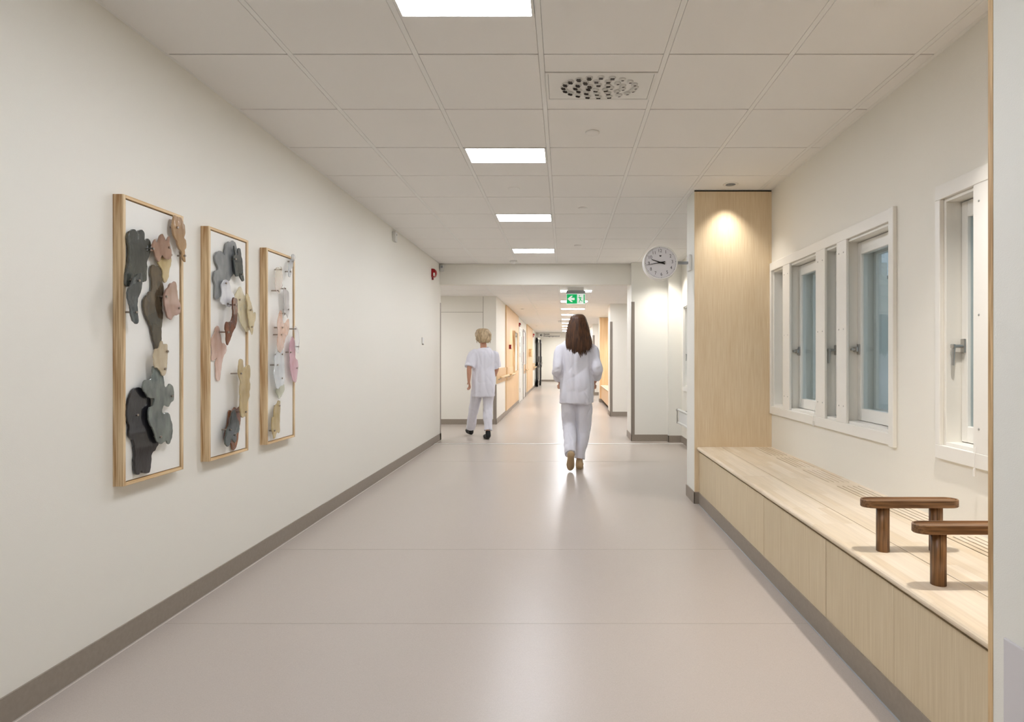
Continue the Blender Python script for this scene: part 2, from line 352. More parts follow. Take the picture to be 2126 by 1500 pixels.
# corridor ceiling
ceil2 = box('ceiling', -5.1, 5.1, 8.82, 31.1, CZ2+.03, CZ2+.1, 'plenum'); tag(ceil2, 'lower tiled ceiling of the far corridor', kind='structure')
rx2 = [-.09+.6*k for k in range(-8, 9)]
for x in rx2: box('rail', x-.012, x+.012, 8.82, 12.3 if not (-1.3 < x < 1.2) else 31, CZ2+.001, CZ2+.018, 'ceiling_rail', ceil2)
rows2 = [9.85+.6*k for k in range(-2, 36)]
l2 = [9.85+1.8*k for k in range(0, 12)]  # last panel is added to brighten the end wall
bmS = bmesh.new()
for ya in rows2:
    a, b = max(ya, 8.82), min(ya+.6, 31)
    if b-a < .05: continue
    for x in rx2[:-1]:
        if ya > 12.2 and not (-1.3 < x+.3 < 1.75): continue
        ga = a+.006
        if abs(x+.09) < .01 and any(abs(ya-l) < .01 for l in l2): ga = ya+.306
        if ya < 13.3 and -2.6 < x < 1.8: put_tile(x+.0135, x+.5865, ga, b-.006, CZ2, ceil2)
        else: bbox(bmS, x+.0135, x+.5865, ga, b-.006, CZ2, CZ2+.018)
o = place('far_tiles', from_bm(bmS, 'far_tiles'), 'ceiling_tile', ceil2); o['kind'] = 'stuff'
ord_ = ['nearest', 'second', 'third', 'fourth', 'fifth', 'sixth', 'seventh', 'eighth', 'ninth', 'tenth', 'eleventh', 'added for light, farthest']
for i, l in enumerate(l2):
    lab = {0: 'light panel of the far corridor nearest the viewer, partly behind the exit sign', 1: 'second light panel of the far corridor, behind the lower half of the exit sign',
           2: 'third light panel of the far corridor, just under the exit sign', 3: "light panel of the far corridor just above the brown-haired person's head"}.get(i, 'narrow light panel in the far corridor, %s in the row, left of the brown hair' % ord_[i])
    ceiling_light(-.075, .495, l+.004, l+.304, CZ2, lab, 'light panels in the far corridor')
for x in (-3.3, 3.3): ceiling_light(x-.28, x+.28, 9.45, 9.75, CZ2-.004, 'added ceiling panel to light the %s side passage, out of sight' % ('left' if x < 0 else 'right'), 'panels added to light the side passages')  # unseen panels, added so the side passages are lit

# downlights: ring, reflector and a real spot lamp
def downlight(x, y, z, label, watt=SPOT_W, size=72, hue=(1, .95, .89)):
    t = empty('downlight', (x, y, z), label, 'downlight', 'recessed downlights')
    bm = bmesh.new(); lathe(bm, [(.040, -.001), (.042, -.004), (.056, -.005), (.062, -.002), (.062, .0)], (x, y, z)); place('trim_ring', from_bm(bm, 'r'), 'white_plastic', t, True)
    bm = bmesh.new(); lathe(bm, [(.040, -.003), (.034, .0), (.001, .0)], (x, y, z-.0005)); place('reflector', from_bm(bm, 'r'), 'grey_plastic', t, True)
    ld = bpy.data.lights.new('lamp', 'SPOT'); ld.energy = watt; ld.spot_size = R(size); ld.spot_blend = 1.0; ld.color = hue; ld.shadow_soft_size = .025
    lo = bpy.data.objects.new('lamp', ld); C.objects.link(lo); lo.parent = t; lo.location = (0, 0, -.012)
downlight(1.39, 4.743, CZ, 'round recessed downlight in front of the wood clad pillar', 10, 92)
downlight(1.43, 2.07, CZ, 'round recessed downlight over the near end of the bench, above the picture', 34, 84)
downlight(1.42, 8.15, CZ, 'round recessed downlight behind the clock, before the white pillar', 22, 110)
downlight(1.35, 15.9, CZ2, 'round recessed downlight in the far bench niche')
downlight(1.35, 13.6, CZ2, 'round recessed downlight at the near end of the far niche')
# small warm wall washers over the far left wood panels
for y, L_ in ((13.6, 'round recessed downlight over the first wood panel of the far corridor'), (20.6, 'round recessed downlight over the second wood panel of the far corridor')):
    downlight(-1.0, y, CZ2, L_, SPOT_W*.9)

# discs in the ceiling
def disc(name, x, y, z, r, h, m, label, cat, group=None):
    bm = bmesh.new(); lathe(bm, [(r*.1, -h), (r*.85, -h), (r, -h*.6), (r, 0)], (x, y, z)); o = place(name, from_bm(bm, name), m, None, True); tag(o, label, cat, group); return o
disc('sprinkler_cover', .183, 3.653, CZ, .045, .010, 'ceiling_tile', 'round flat sprinkler cover plate just beyond the air diffuser', 'sprinkler', 'round sprinkler covers')
disc('sprinkler_cover', .181, 5.486, CZ, .045, .010, 'ceiling_tile', 'round flat sprinkler cover plate right of the third light panel', 'sprinkler', 'round sprinkler covers')
disc('sprinkler_cover', .175, 7.30, CZ, .045, .010, 'ceiling_tile', 'round flat sprinkler cover plate farthest away in the front ceiling', 'sprinkler', 'round sprinkler covers')
disc('speaker_disc', -.429, 4.864, CZ, .05, .003, 'ceiling_rail', 'faint flat disc in the ceiling tile between second and third light panels', 'detector')
t = empty('smoke_detector', (-.755, 8.45, CZ), 'small round cream smoke detector on the ceiling by the header', 'detector')
bm = bmesh.new(); lathe(bm, [(.055, 0), (.055, -.012), (.05, -.014)], (-.755, 8.45, CZ)); place('base', from_bm(bm, 'b'), 'white_plastic', t, True)
bm = bmesh.new(); lathe(bm, [(.036, -.014), (.036, -.038), (.026, -.046), (.002, -.047)], (-.755, 8.45, CZ)); place('sensor_head', from_bm(bm, 'b'), 'ceiling_rail', t, True)
t = empty('smoke_detector', (-.13, 17.9, CZ2), 'small detector on the far corridor ceiling left of the light row', 'detector')
bm = bmesh.new(); lathe(bm, [(.055, 0), (.055, -.02), (.04, -.05), (.002, -.052)], (-.13, 17.9, CZ2)); place('sensor_head', from_bm(bm, 'b'), 'white_plastic', t, True)

# air diffuser
dx0, dx1, dy0, dy1 = -.0965, .4765, 2.886, 3.190
dif = empty('air_diffuser', (.19, 3.038, CZ), 'rectangular white ceiling air diffuser with an oval field of round nozzles', 'air diffuser')
boxes('frame', [(dx0, dx1, dy0, dy0+.012, CZ-.004, CZ+.02), (dx0, dx1, dy1-.012, dy1, CZ-.004, CZ+.02), (dx0, dx0+.014, dy0+.012, dy1-.012, CZ-.004, CZ+.02), (dx1-.014, dx1, dy0+.012, dy1-.012, CZ-.004, CZ+.02)], 'white_plastic', dif)
box('face_plate', dx0+.016, dx1-.016, dy0+.014, dy1-.014, CZ-.003, CZ+.01, 'white_plastic', dif)
mat('nozzle_white', 'D8D6D0', .35)
def nozzle_mesh(ns, wd):
    bm = bmesh.new(); lathe(bm, [(.0195, 0), (.0195, -.002), (.0165, -.004), (.0155, -.007), (.010, -.0095), (.001, -.0102)], (0, 0, 0), n=18)
    nf = len(bm.faces)
    for k in range(ns):
        y = (k-(ns-1)/2)*.0085; hw = wd*(1 if abs(y) < .005 else .75)
        slab_poly(bm, [(-hw, y-.0012), (-hw*.5, y-.0026), (hw*.5, y-.0026), (hw, y-.0012), (hw, y+.0012), (hw*.5, y+.0026), (-hw*.5, y+.0026), (-hw, y+.0012)], -.0112, -.006, 'z')
    bm.faces.ensure_lookup_table()
    for q, f in enumerate(bm.faces): f.material_index = 1 if q >= nf else 0
    me = from_bm(bm, 'nozzle'); me.materials.append(MATS['nozzle_white']); me.materials.append(MATS['dark_gap']); return me
noz = [nozzle_mesh(3, .0135), nozzle_mesh(2, .011), nozzle_mesh(1, .007)]
for (n, ea, eb, ph) in ((20, .192, .108, 0), (13, .128, .068, .2), (7, .062, .030, .1)):
    for i in range(n):
        a = 2*math.pi*i/n+ph; x_ = ea*math.cos(a)
        o = bpy.data.objects.new('nozzle', noz[0 if x_ < -.04 else 1 if x_ < .06 else 2]); C.objects.link(o); o.parent = dif
        o.location = (x_, eb*math.sin(a)*1.02, -.003); o.rotation_euler = (R(8)*math.sin(a), R(-10)*math.cos(a), R(-14)*math.cos(a)*math.sin(a))

# ---------------------------------------------------------------- bench
SZ = .488; SU = .456
def bench(y0, y1, x_front, x_back, label, boards, group, slots=True, panels=None, mstave='bench_staves', mpanel='veneer_pale', sw=.004):
    b = empty('bench', ((x_front+x_back)/2, (y0+y1)/2, 0), label, 'bench', group)
    xj = x_front+.209
    # front board with rounded nosing, following the bench
    prof = [(xj-sw/2, SZ), (x_front+.018, SZ)]+[(x_front+.018-.018*math.sin(a), SZ-.016+.016*math.cos(a)) for a in [R(q) for q in (20, 45, 70, 90, 110, 135, 160)]]+[(x_front+.018, SU), (xj-sw/2, SU)]
    ys = boards
    for ya, yb in zip(ys, ys[1:]):
        bm = bmesh.new(); slab_poly(bm, prof, ya+.0006, yb-.0006, 'y'); place('front_board', from_bm(bm, 'fb'), mstave, b)
    xs0 = x_front+.480
    if slots:
        box('seat_board', xj+sw/2, xs0-.0, y0, y1, SU, SZ, mstave, b)
        lst = []
        sx = [x_front+.487+.031*k for k in range(5)]
        g = y1-.05; groups = []
        while g-.38 > y0: groups.append((g-.38, g)); g -= .484
        if g > y0+.08: groups.append((y0+.02, g))
        edges = [xs0]+[v for s in sx for v in (s-.004, s+.004)]+[x_back]
        for i in range(0, len(edges), 2): lst.append((edges[i], edges[i+1], y0, y1, SU, SZ))
        for s in sx:
            cur = y1
            for (ga, gb) in groups: lst.append((s-.004, s+.004, gb, cur, SU, SZ)); cur = ga
            lst.append((s-.004, s+.004, y0, cur, SU, SZ))
        boxes('slotted_board', lst, mstave, b)
        box('cavity', xs0, x_back, y0, y1, SU-.10, SU-.095, 'dark_gap', b)
    else:
        box('seat_board', xj+sw/2, x_back, y0, y1, SU, SZ, mstave, b)
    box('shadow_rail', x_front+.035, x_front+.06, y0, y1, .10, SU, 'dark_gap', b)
    for ya, yb in panels: box('front_panel', x_front+.020, x_front+.034, ya+.0008, yb-.0008, .097, SU-.012, mpanel, b)
    return b
bench(1.506, 4.899, 1.145, XW, 'long pale wooden bench built in under the windows', [1.506, 2.9, 3.68, 4.899], 'built-in benches',
      panels=[(1.506, 2.007), (2.007, 2.526), (2.529, 3.055), (3.055, 3.311), (3.314, 4.364), (4.364, 4.899)])
bench(12.88, 16.299, 1.05, 1.70, 'pale wooden bench in the far niche right of the corridor', [12.88, 14.5, 16.299], 'built-in benches', slots=False,
      panels=[(12.88, 14.1), (14.1, 15.2), (15.2, 16.299)], mpanel='veneer_far')

def armrest(yc, label):
    t = empty('armrest', (1.368, yc, SZ), label, 'armrest', 'loose wooden arm rests on the bench')
    hx, hy = .192, .033
    def stadium(k):
        pts = []
        for i in range(16): a = -math.pi/2+math.pi*i/15; pts.append((1.368+(hx-.045)+(.045-k)*math.cos(a), yc+(hy-k)*math.sin(a)))
        for i in range(16): a = math.pi/2+math.pi*i/15; pts.append((1.368-(hx-.045)+(.045-k)*math.cos(a), yc+(hy-k)*math.sin(a)))
        return pts
    z0, z1 = .664, .694
    bm = bmesh.new(); prof = [(.003, z0), (0, z0+.003), (0, z1-.003), (.002, z1), (.006, z1), (.008, z1-.005)]
    rings = [[bm.verts.new((p[0], p[1], z)) for p in stadium(k)] for k, z in prof]
    for a, b_ in zip(rings, rings[1:]):
        n = len(a)
        for i in range(n): bm.faces.new((a[i], a[(i+1) % n], b_[(i+1) % n], b_[i]))
    bm.faces.new(rings[0]); bm.faces.new(rings[-1]); bmesh.ops.recalc_face_normals(bm, faces=bm.faces)
    place('top', from_bm(bm, 'top'), 'oak_dark', t)
    for s in (-1, 1):
        bm = bmesh.new(); cyl(bm, (1.368+s*.105, yc, SZ), (1.368+s*.105, yc, z0), .024, n=28); o = place('leg', from_bm(bm, 'leg'), 'oak_dark_z', t)
        for p in o.data.polygons: p.use_smooth = len(p.vertices) == 4
armrest(2.252, 'dark wooden two-legged armrest farther from the viewer, seen whole')
armrest(1.918, 'dark wooden two-legged armrest nearest the viewer, cut by the right wall end')

# ---------------------------------------------------------------- windows
def sash(parent, y0, y1, X=1.86, handle=None, hinges=False, stile=.038):
    z0, z1 = .862, 1.98; r = .075
    f = boxes('sash', [(X, X+.045, y0, y0+stile, z0, z1), (X, X+.045, y1-stile, y1, z0, z1), (X, X+.045, y0+stile, y1-stile, z0, z0+r), (X, X+.045, y0+stile, y1-stile, z1-r, z1)], 'white_lacquer', parent, bev=.003)
    box('pane', X+.016, X+.020, y0+stile, y1-stile, z0+r, z1-r, 'window_glass', f)
    # outer sash of the coupled window
    X2 = X+.10
    g = boxes('outer_sash', [(X2, X2+.035, y0, y0+stile*.8, z0, z1), (X2, X2+.035, y1-stile*.8, y1, z0, z1), (X2, X2+.035, y0+stile*.8, y1-stile*.8, z0, z0+r), (X2, X2+.035, y0+stile*.8, y1-stile*.8, z1-r, z1)], 'white_lacquer', parent)
    box('pane', X2+.014, X2+.018, y0+stile*.8, y1-stile*.8, z0+r, z1-r, 'window_glass', g)
    hy = y1-stile*.5
    if handle:
        bm = bmesh.new(); bbox(bm, X-.010, X, hy-.013, hy+.013, 1.275, 1.342, .003, 2); cyl(bm, (X, hy, 1.308), (X-.052, hy, 1.308), .009, n=12)
        if handle == 'lever':
            cyl(bm, (X-.050, hy, 1.316), (X-.054, hy, 1.218), .009, .0065, 12); bbox(bm, X-.060, X-.044, hy-.010, hy+.010, 1.298, 1.318, .004, 2)
        else: bbox(bm, X-.030, X-.016, hy-.022, hy+.022, 1.292, 1.324, .004, 2)
        place('handle', from_bm(bm, 'handle'), 'steel', f)
    if hinges:
        for z in (.98, 1.42, 1.80):
            bm = bmesh.new(); cyl(bm, (X-.012, y0+.008, z-.05), (X-.012, y0+.008, z+.05), .006, n=10); place('hinge', from_bm(bm, 'hinge'), 'steel', f)
    return f
scr = None
def window(name, ya, yb, boards, sashes, xw, label, cords=(), left_casing=.035):
    w_ = empty(name, (xw, (ya+yb)/2, .77), label, kind='structure')
    ct = .02; z0, z1 = WZ
    box('casing', xw-ct, xw, ya-.045, yb+left_casing, z1, z1+.068, 'white_lacquer', w_, .002)
    box('casing', xw-ct, xw, ya-.045, yb+left_casing, z0-.065, z0, 'white_lacquer', w_, .002)
    box('casing', xw-ct-.003, xw, ya-.046, ya, z0-.073, z1+.070, 'white_lacquer', w_, .002)
    box('casing', xw-ct, xw, yb, yb+left_casing, z0, z1, 'white_lacquer', w_, .002)
    X = xw+.07
    boxes('lining', [(xw, X+.17, ya, ya+.016, z0, z1), (xw, X+.17, yb-.016, yb, z0, z1), (xw, X+.17, ya+.016, yb-.016, z1-.016, z1), (xw, X+.17, ya+.016, yb-.016, z0, z0+.016)], 'white_lacquer', w_, .001)
    sh = empty
    for (b0, b1) in boards:
        c = (b0+b1)/2
        box('mullion', xw-.001, X+.15, c-.034, c+.034, z0+.016, z1-.016, 'white_lacquer', w_)
        cb = box('cover_board', xw-.018, xw-.001, b0, b1, z0-.001, z1+.008, 'white_lacquer', w_, .0025)
        for z in (.948, 1.437, 1.925):
            for y in (b0+.035, b1-.035):
                bm = bmesh.new(); lathe(bm, [(.0002, -.0025), (.0035, -.002), (.0055, .0)], (xw-.018, y, z), 'x', 10); place('screw', from_bm(bm, 's'), 'steel', cb)
    for (s0, s1, hd, hg) in sashes: sash(w_, s0, s1, X, hd, hg)
    for (cy, z_top, z_bot, lean) in cords:
        bm = bmesh.new(); p = [(X-.02, cy+lean, z_top), (xw-.028, cy, z0-.01), (xw-.030, cy-.002, z_bot+.03)]
        for a, b_ in zip(p, p[1:]): cyl(bm, a, b_, .0013, n=6)
        cd = place('cord', from_bm(bm, 'c'), 'white_plastic', w_)
        bm = bmesh.new(); cyl(bm, (xw-.030, cy-.002, z_bot), (xw-.030, cy-.002, z_bot+.035), .007, .005, 12); place('bobble', from_bm(bm, 'b'), 'white_plastic', cd)
    return w_
window('window_1', 3.10, 4.86, [(4.47, 4.61), (3.864, 4.004), (3.57, 3.70)],
       [(4.575, 4.84, None, True), (3.97, 4.505, 'knob', False), (3.67, 3.90, 'lever', False), (3.12, 3.60, 'knob', False)], XW,
       'wide white window with three screwed cover boards above the bench', cords=[(4.02, 1.05, .775, .07)], left_casing=.035)
window('window_2', .90, 2.678, [(2.323, 2.463), (1.5, 1.64)], [(2.36, 2.660, 'lever', False), (1.60, 2.35, None, False), (.92, 1.54, None, False)], XW,
       'white window with a lever handle, cut by the wall end at right', cords=[(2.44, 1.1, .745, .05)])
window('window_3', 5.6, 8.28, [(7.3, 7.44), (6.4, 6.54)], [(7.40, 8.26, 'lever', False), (6.5, 7.34, None, False), (5.62, 6.44, None, False)], 1.755,
       'white window seen edge-on beyond the wood clad pillar')

# radiator below window_3
rd = empty('radiator', (1.67, 7.2, .30), 'white low radiator on the outer wall beyond the wood clad pillar', 'radiator')
box('panel', 1.655, 1.668, 6.1, 8.2, .335, .50, 'radiator_white', rd)
for z in (.325, .51):
    bm = bmesh.new(); cyl(bm, (1.655, 6.08, z), (1.655, 8.22, z), .016, n=14); place('tube', from_bm(bm, 't'), 'radiator_white', rd, True)
for y in (6.4, 8.1): box('bracket', 1.66, 1.755, y-.012, y+.012, .33, .50, 'steel', rd)
bm = bmesh.new(); cyl(bm, (1.64, 8.235, .31), (1.64, 8.235, .525), .009, n=10); cyl(bm, (1.625, 8.235, .505), (1.655, 8.235, .505), .014, n=12); place('valve', from_bm(bm, 'v'), 'steel', rd)

# ---------------------------------------------------------------- clock
ck = empty('wall_clock', (.852, 5.05, 2.097), 'round white double-sided clock on an arm beside the wood clad pillar', 'clock')
bm = bmesh.new(); lathe(bm, [(.001, -.038), (.140, -.038), (.1405, -.043), (.147, -.044), (.152, -.036), (.1535, 0), (.152, .036), (.147, .044), (.140, .043), (.138, .038), (.001, .038)], (.852, 5.05, 2.097), 'y', 64)
hs = place('housing', from_bm(bm, 'h'), 'white_plastic', ck, True)
mat('dial_white', 'DAD8DA', .4); mat('print_black', '141211', .5)
yd = 5.05-.0385
bm = bmesh.new(); cyl(bm, (.852, yd+.0005, 2.097), (.852, yd, 2.097), .139, n=64); dial = place('dial', from_bm(bm, 'd'), 'dial_white', ck)
ROLL = Matrix.Rotation(R(-3.8), 4, 'Y')
cc = Vector((.852, yd-.0006, 2.097))
for h in range(1, 13):
    a = R(90-30*h); me = text_mesh(str(h), .041, .0003, -.0002); p = ROLL @ Vector((.1035*math.cos(a), 0, .1035*math.sin(a)))
    me.transform(Matrix.Translation(cc+p) @ ROLL @ FACE_CAM @ Matrix.Scale(.9, 4, (1, 0, 0))); place('numeral', me, 'print_black', dial)
for k in range(60):
    a = R(90-6*k); big = k % 5 == 0; bm = bmesh.new(); hw = .0022 if big else .0009; hl = .003 if big else .0028
    bbox(bm, -hw, hw, -.0003, .0003, -hl, hl); me = from_bm(bm, 'mark')
    me.transform(Matrix.Translation(cc) @ ROLL @ Matrix.Rotation(a-math.pi/2, 4, 'Y').inverted() @ Matrix.Translation((0, 0, .1325))); place('minute_mark', me, 'print_black', dial)
me = text_mesh('w', .022, .0003, .0018); me.transform(Matrix.Translation(cc+Vector((-.002, 0, .060))) @ FACE_CAM); place('logo', me, 'print_black', dial)
def hand(tip, tail, w0, w1, off, nm):
    t_ = Vector((tip[0], 0, tip[1])); q = Vector((tail[0], 0, tail[1])); d = (t_-q).normalized(); n_ = Vector((-d.z, 0, d.x))
    bm = bmesh.new(); pts = [q+n_*w0, q-n_*w0, t_-n_*w1, t_+n_*w1]
    slab_poly(bm, [(cc.x+p.x, cc.z+p.z) for p in pts], cc.y-off-.001, cc.y-off, 'y'); place(nm, from_bm(bm, nm), 'black_paint', ck)
s_ = 5.01/F/15.0
hand((-285*s_, 93*s_), (135*s_, -45*s_), .0055, .0032, .004, 'hour_hand')
hand((-465*s_, -82*s_), (135*s_, 24*s_), .0048, .0012, .007, 'minute_hand')
bm = bmesh.new(); cyl(bm, cc+Vector((0, -.010, 0)), cc, .007, n=20); place('hub', from_bm(bm, 'hub'), 'black_paint', ck)
box('arm', 1.004, 1.10, 5.035, 5.065, 2.088, 2.112, 'grey_plastic', ck, .003)
box('wall_plate', 1.10, 1.125, 5.00, 5.10, 2.03, 2.168, 'white_plastic', ck, .006, 2)

# ---------------------------------------------------------------- art works
def mk_glass(name, col, col2=None, trans=.3, rough=.25, alpha=1, var=.1, vs=25, st=(1, 1, .4), bump=.9, bs=70):
    m = mat(name, col, rough, bump=bump, bscale=bs, var=var, vscale=vs, stretch=st, trans=0, col2=col2, coat=1)
    m.node_tree.nodes['Principled BSDF'].inputs['Alpha'].default_value = alpha; return m
G = dict(charcoal=('22241F', '45483F', 0, .45), slate=('343838', '666B69', .1, .35), copper=('8B6A54', 'B08D78', .1, .3), honey=('CDB27A', 'DCC795', .35, .3),
         olive=('4A4032', '635642', .05, .3), rose_tan=('A88670', 'B9988A', .1, .4), tan_rib=('A8835A', 'C09C70', .15, .35), sand=('C6B08C', 'D9C8A8', .35, .35),
         sage=('5C635D', '80867F', .12, .35), black=('0D0D11', '201F25', 0, .55), cloud=('84878A', '9A9C9A', .1, .35), soot=('2A2F2D', '4A504D', 0, .35),
         milk=('DDDDE2', 'EEEEF2', .45, .25), chestnut=('5A3220', '8A5A40', .05, .4), straw=('DCCB9A', 'E8DCBC', .55, .2), straw2=('CFB983', 'DECB9C', .45, .2),
         peach=('E8BFA8', 'F2D5C4', .4, .25), maize=('BFA46A', 'D3BC86', .3, .3), rust=('7E4A2E', '9B6647', .2, .3), fern=('2F3632', '5B635E', .1, .3),
         ice=('BFC3C6', 'DDE0E2', .55, .2), blush=('E2D6B4', 'E9D6D0', .65, .2), fog=('C9C2BE', 'DAD6D4', .5, .2), apricot=('E6AE88', 'EFD2C2', .55, .2),
         clear=('E8EAEC', 'F2F3F5', .75, .12), pink=('E2A9B8', 'EBC4CE', .4, .25), frost=('D5DADC', 'E7EAEC', .45, .25), moss=('B9B99A', 'CBCBB2', .5, .25), ochre=('C0A566', 'D2BC88', .35, .3))
for k, (a, b_, tr, ro) in G.items(): mk_glass('glass_'+k, a, b_, tr, max(.10, ro-.18), 1-tr*.95, bump=.8 if k in ('charcoal', 'slate', 'black', 'tan_rib', 'soot', 'chestnut', 'fern') else .12)
mat('pin_steel', 'A0968C', .3, metal=.9)
PANX = -1.869
def unproj(px, py, a): Y = a*F/(VX-px); return (Y, EYE+(VY-py)*Y/F)
def art(idx, Y0, Y1, label, pieces):
    z0, z1 = .709, 1.946; xw = -1.906; xf = -1.861; b = .014
    t = empty('framed_relief', (xw, (Y0+Y1)/2, z0), label, 'artwork', 'framed glass reliefs on the left wall')
    box('frame_bar', xw, xf, Y0, Y0+b, z0, z1, 'frame_wood', t, .001); box('frame_bar', xw, xf, Y1-b, Y1, z0, z1, 'frame_wood', t, .001)
    box('frame_bar', xw, xf, Y0+b, Y1-b, z1-b, z1, 'frame_wood_y', t, .001); box('frame_bar', xw, xf, Y0+b, Y1-b, z0, z0+b, 'frame_wood_y', t, .001)
    box('backing', xw, xw+.012, Y0+b, Y1-b, z0+b, z1-b, 'dark_gap', t)
    box('panel', xw+.012, PANX, Y0+b+.004, Y1-b-.004, z0+b+.004, z1-b-.004, 'white_board', t)
    for (mname, so, th, pts, pins) in pieces:
        a = -PANX-so
        poly = [unproj(px, py, a) for px, py in pts]
        poly = catmull(poly, 5, True); n = len(poly); rj = random.Random(len(pts)*7+int(a*1000))
        cy_ = sum(p[0] for p in poly)/n; cz_ = sum(p[1] for p in poly)/n
        poly = [(p[0]+.0030*noise.noise(Vector((p[0]*60, p[1]*60, a))), p[1]+.0045*noise.noise(Vector((p[0]*60+9, p[1]*60, a)))) for p in poly]
        area = sum(poly[i][0]*poly[(i+1) % n][1]-poly[(i+1) % n][0]*poly[i][1] for i in range(n))
        if area < 0: poly = poly[::-1]
        def inset(d):
            out = []
            for i in range(n):
                p = Vector(poly[i-1]); q = Vector(poly[(i+1) % n]); e = (q-p)
                if e.length < 1e-9: out.append(poly[i]); continue
                e.normalize(); nn = Vector((-e.y, e.x)); out.append((poly[i][0]+nn.x*d, poly[i][1]+nn.y*d))
            return out
        bm = bmesh.new(); x_ = -a
        prof = [(.0014, x_-th/2), (.0, x_-th*.25), (0, x_+th*.2), (.0006, x_+th*.42), (.0018, x_+th/2)]
        rings = [[bm.verts.new((xx, p[0], p[1])) for p in inset(d)] for d, xx in prof]
        for r0, r1 in zip(rings, rings[1:]):
            for i in range(n): bm.faces.new((r0[i], r0[(i+1) % n], r1[(i+1) % n], r1[i]))
        bm.faces.new(rings[0]); bm.faces.new(rings[-1]); bmesh.ops.recalc_face_normals(bm, faces=bm.faces)
        g = place('glass_shape', from_bm(bm, 'g'), 'glass_'+mname, t); tag(g, mname.replace('_', ' ').replace('2', '')+' coloured flat glass shape')
        for (px, py) in pins:
            yy, zz = unproj(px, py, a-.004); bm = bmesh.new()
            cyl(bm, (PANX, yy, zz), (x_+th/2+.003, yy, zz), .0042, n=12); cyl(bm, (x_+th/2+.001, yy, zz), (x_+th/2+.006, yy, zz), .0052, n=12); place('pin', from_bm(bm, 'p'), 'pin_steel', g)
def zc(s, ox, oy, pts): return [(ox+x/s, oy+y/s) for x, y in pts]
A = lambda pts: zc(4.414, 200, 380, pts); B = lambda pts: zc(4.414, 200, 700, pts)
art(1, 2.40, 2.78, 'tall wood-framed relief with dark and brown glass shapes, nearest the viewer', [
 ('charcoal', .016, .012, A([(285,470),(310,435),(350,430),(365,445),(400,430),(430,450),(435,520),(465,510),(485,540),(492,600),(480,660),(455,730),(458,780),(452,830),(450,895),(420,910),(370,900),(330,940),(290,955),(265,930),(265,860),(275,780),(285,730),(290,600),(280,520)]), A([(305,890)])),
 ('slate', .046, .009, A([(395,830),(415,850),(412,940),(400,1000),(375,1070),(372,1160),(382,1260),(370,1290),(345,1285),(320,1240),(308,1160),(290,1090),(280,1020),(290,970),(320,920),(340,870)]), A([(385,895),(360,1185)])),
 ('honey', .016, .008, A([(575,650),(640,660),(680,680),(680,740),(665,800),(660,850),(640,905),(620,910),(605,870),(600,800),(575,760),(560,720)]), A([(680,660)])),
 ('copper', .030, .008, A([(530,520),(540,540),(560,540),(575,485),(600,468),(620,500),(637,528),(655,492),(668,496),(665,550),(680,600),(682,680),(650,702),(620,692),(595,668),(572,722),(545,705),(530,660),(520,625),(498,625),(505,575)]), A([(515,603),(665,592)])),
 ('olive', .010, .010, A([(495,770),(515,752),(540,765),(570,765),(595,820),(600,900),(612,980),(600,1060),(595,1140),(605,1220),(595,1300),(590,1350),(590,1450),(570,1520),(550,1530),(535,1520),(530,1480),(510,1410),(490,1310),(455,1240),(430,1150),(432,1070),(470,1010),(500,970),(500,880),(490,830)]), []),
 ('rose_tan', .034, .009, A([(690,915),(715,905),(730,930),(735,990),(745,1060),(765,1110),(765,1190),(740,1210),(710,1220),(680,1255),(655,1240),(635,1190),(620,1110),(615,1040),(635,980),(655,960),(665,930)]), A([(637,1043),(755,1148)])),
 ('tan_rib', .028, .009, A([(710,303),(745,315),(775,320),(790,360),(805,400),(808,470),(800,500),(815,530),(820,580),(805,620),(808,680),(812,725),(795,715),(780,680),(775,640),(745,590),(730,530),(705,490),(692,420),(695,360)]), A([(738,408),(805,668)])),
 ('sand', .040, .006, B([(580,50),(600,35),(612,62),(640,60),(650,100),(648,200),(640,300),(625,350),(600,355),(580,310),(555,285),(530,275),(520,180),(535,110),(570,100)]), B([(650,133),(628,293)])),
 ('sage', .030, .008, B([(515,265),(555,290),(575,310),(605,350),(615,400),(625,460),(650,450),(668,430),(690,440),(705,490),(705,580),(680,600),(660,640),(640,640),(615,628),(600,660),(605,700),(645,690),(665,710),(690,800),(692,900),(670,970),(650,975),(630,955),(590,980),(565,975),(540,930),(510,840),(480,780),(472,710),(480,650),(515,620),(525,560),(480,560),(430,500),(420,450),(440,395),(490,385),(510,340)]), B([(690,540),(585,915)])),
 ('black', .010, .012, B([(370,465),(420,470),(450,520),(485,565),(490,640),(470,700),(480,780),(520,870),(550,950),(560,985),(530,1040),(500,1080),(495,1130),(488,1210),(470,1245),(420,1250),(400,1225),(385,1260),(350,1255),(340,1150),(345,1050),(330,960),(290,900),(295,830),(275,760),(272,660),(290,570),(320,490)]), B([(368,716),(525,910)])),
])
A = lambda pts: zc(5.554, 400, 450, pts); B = lambda pts: zc(5.554, 400, 700, pts)
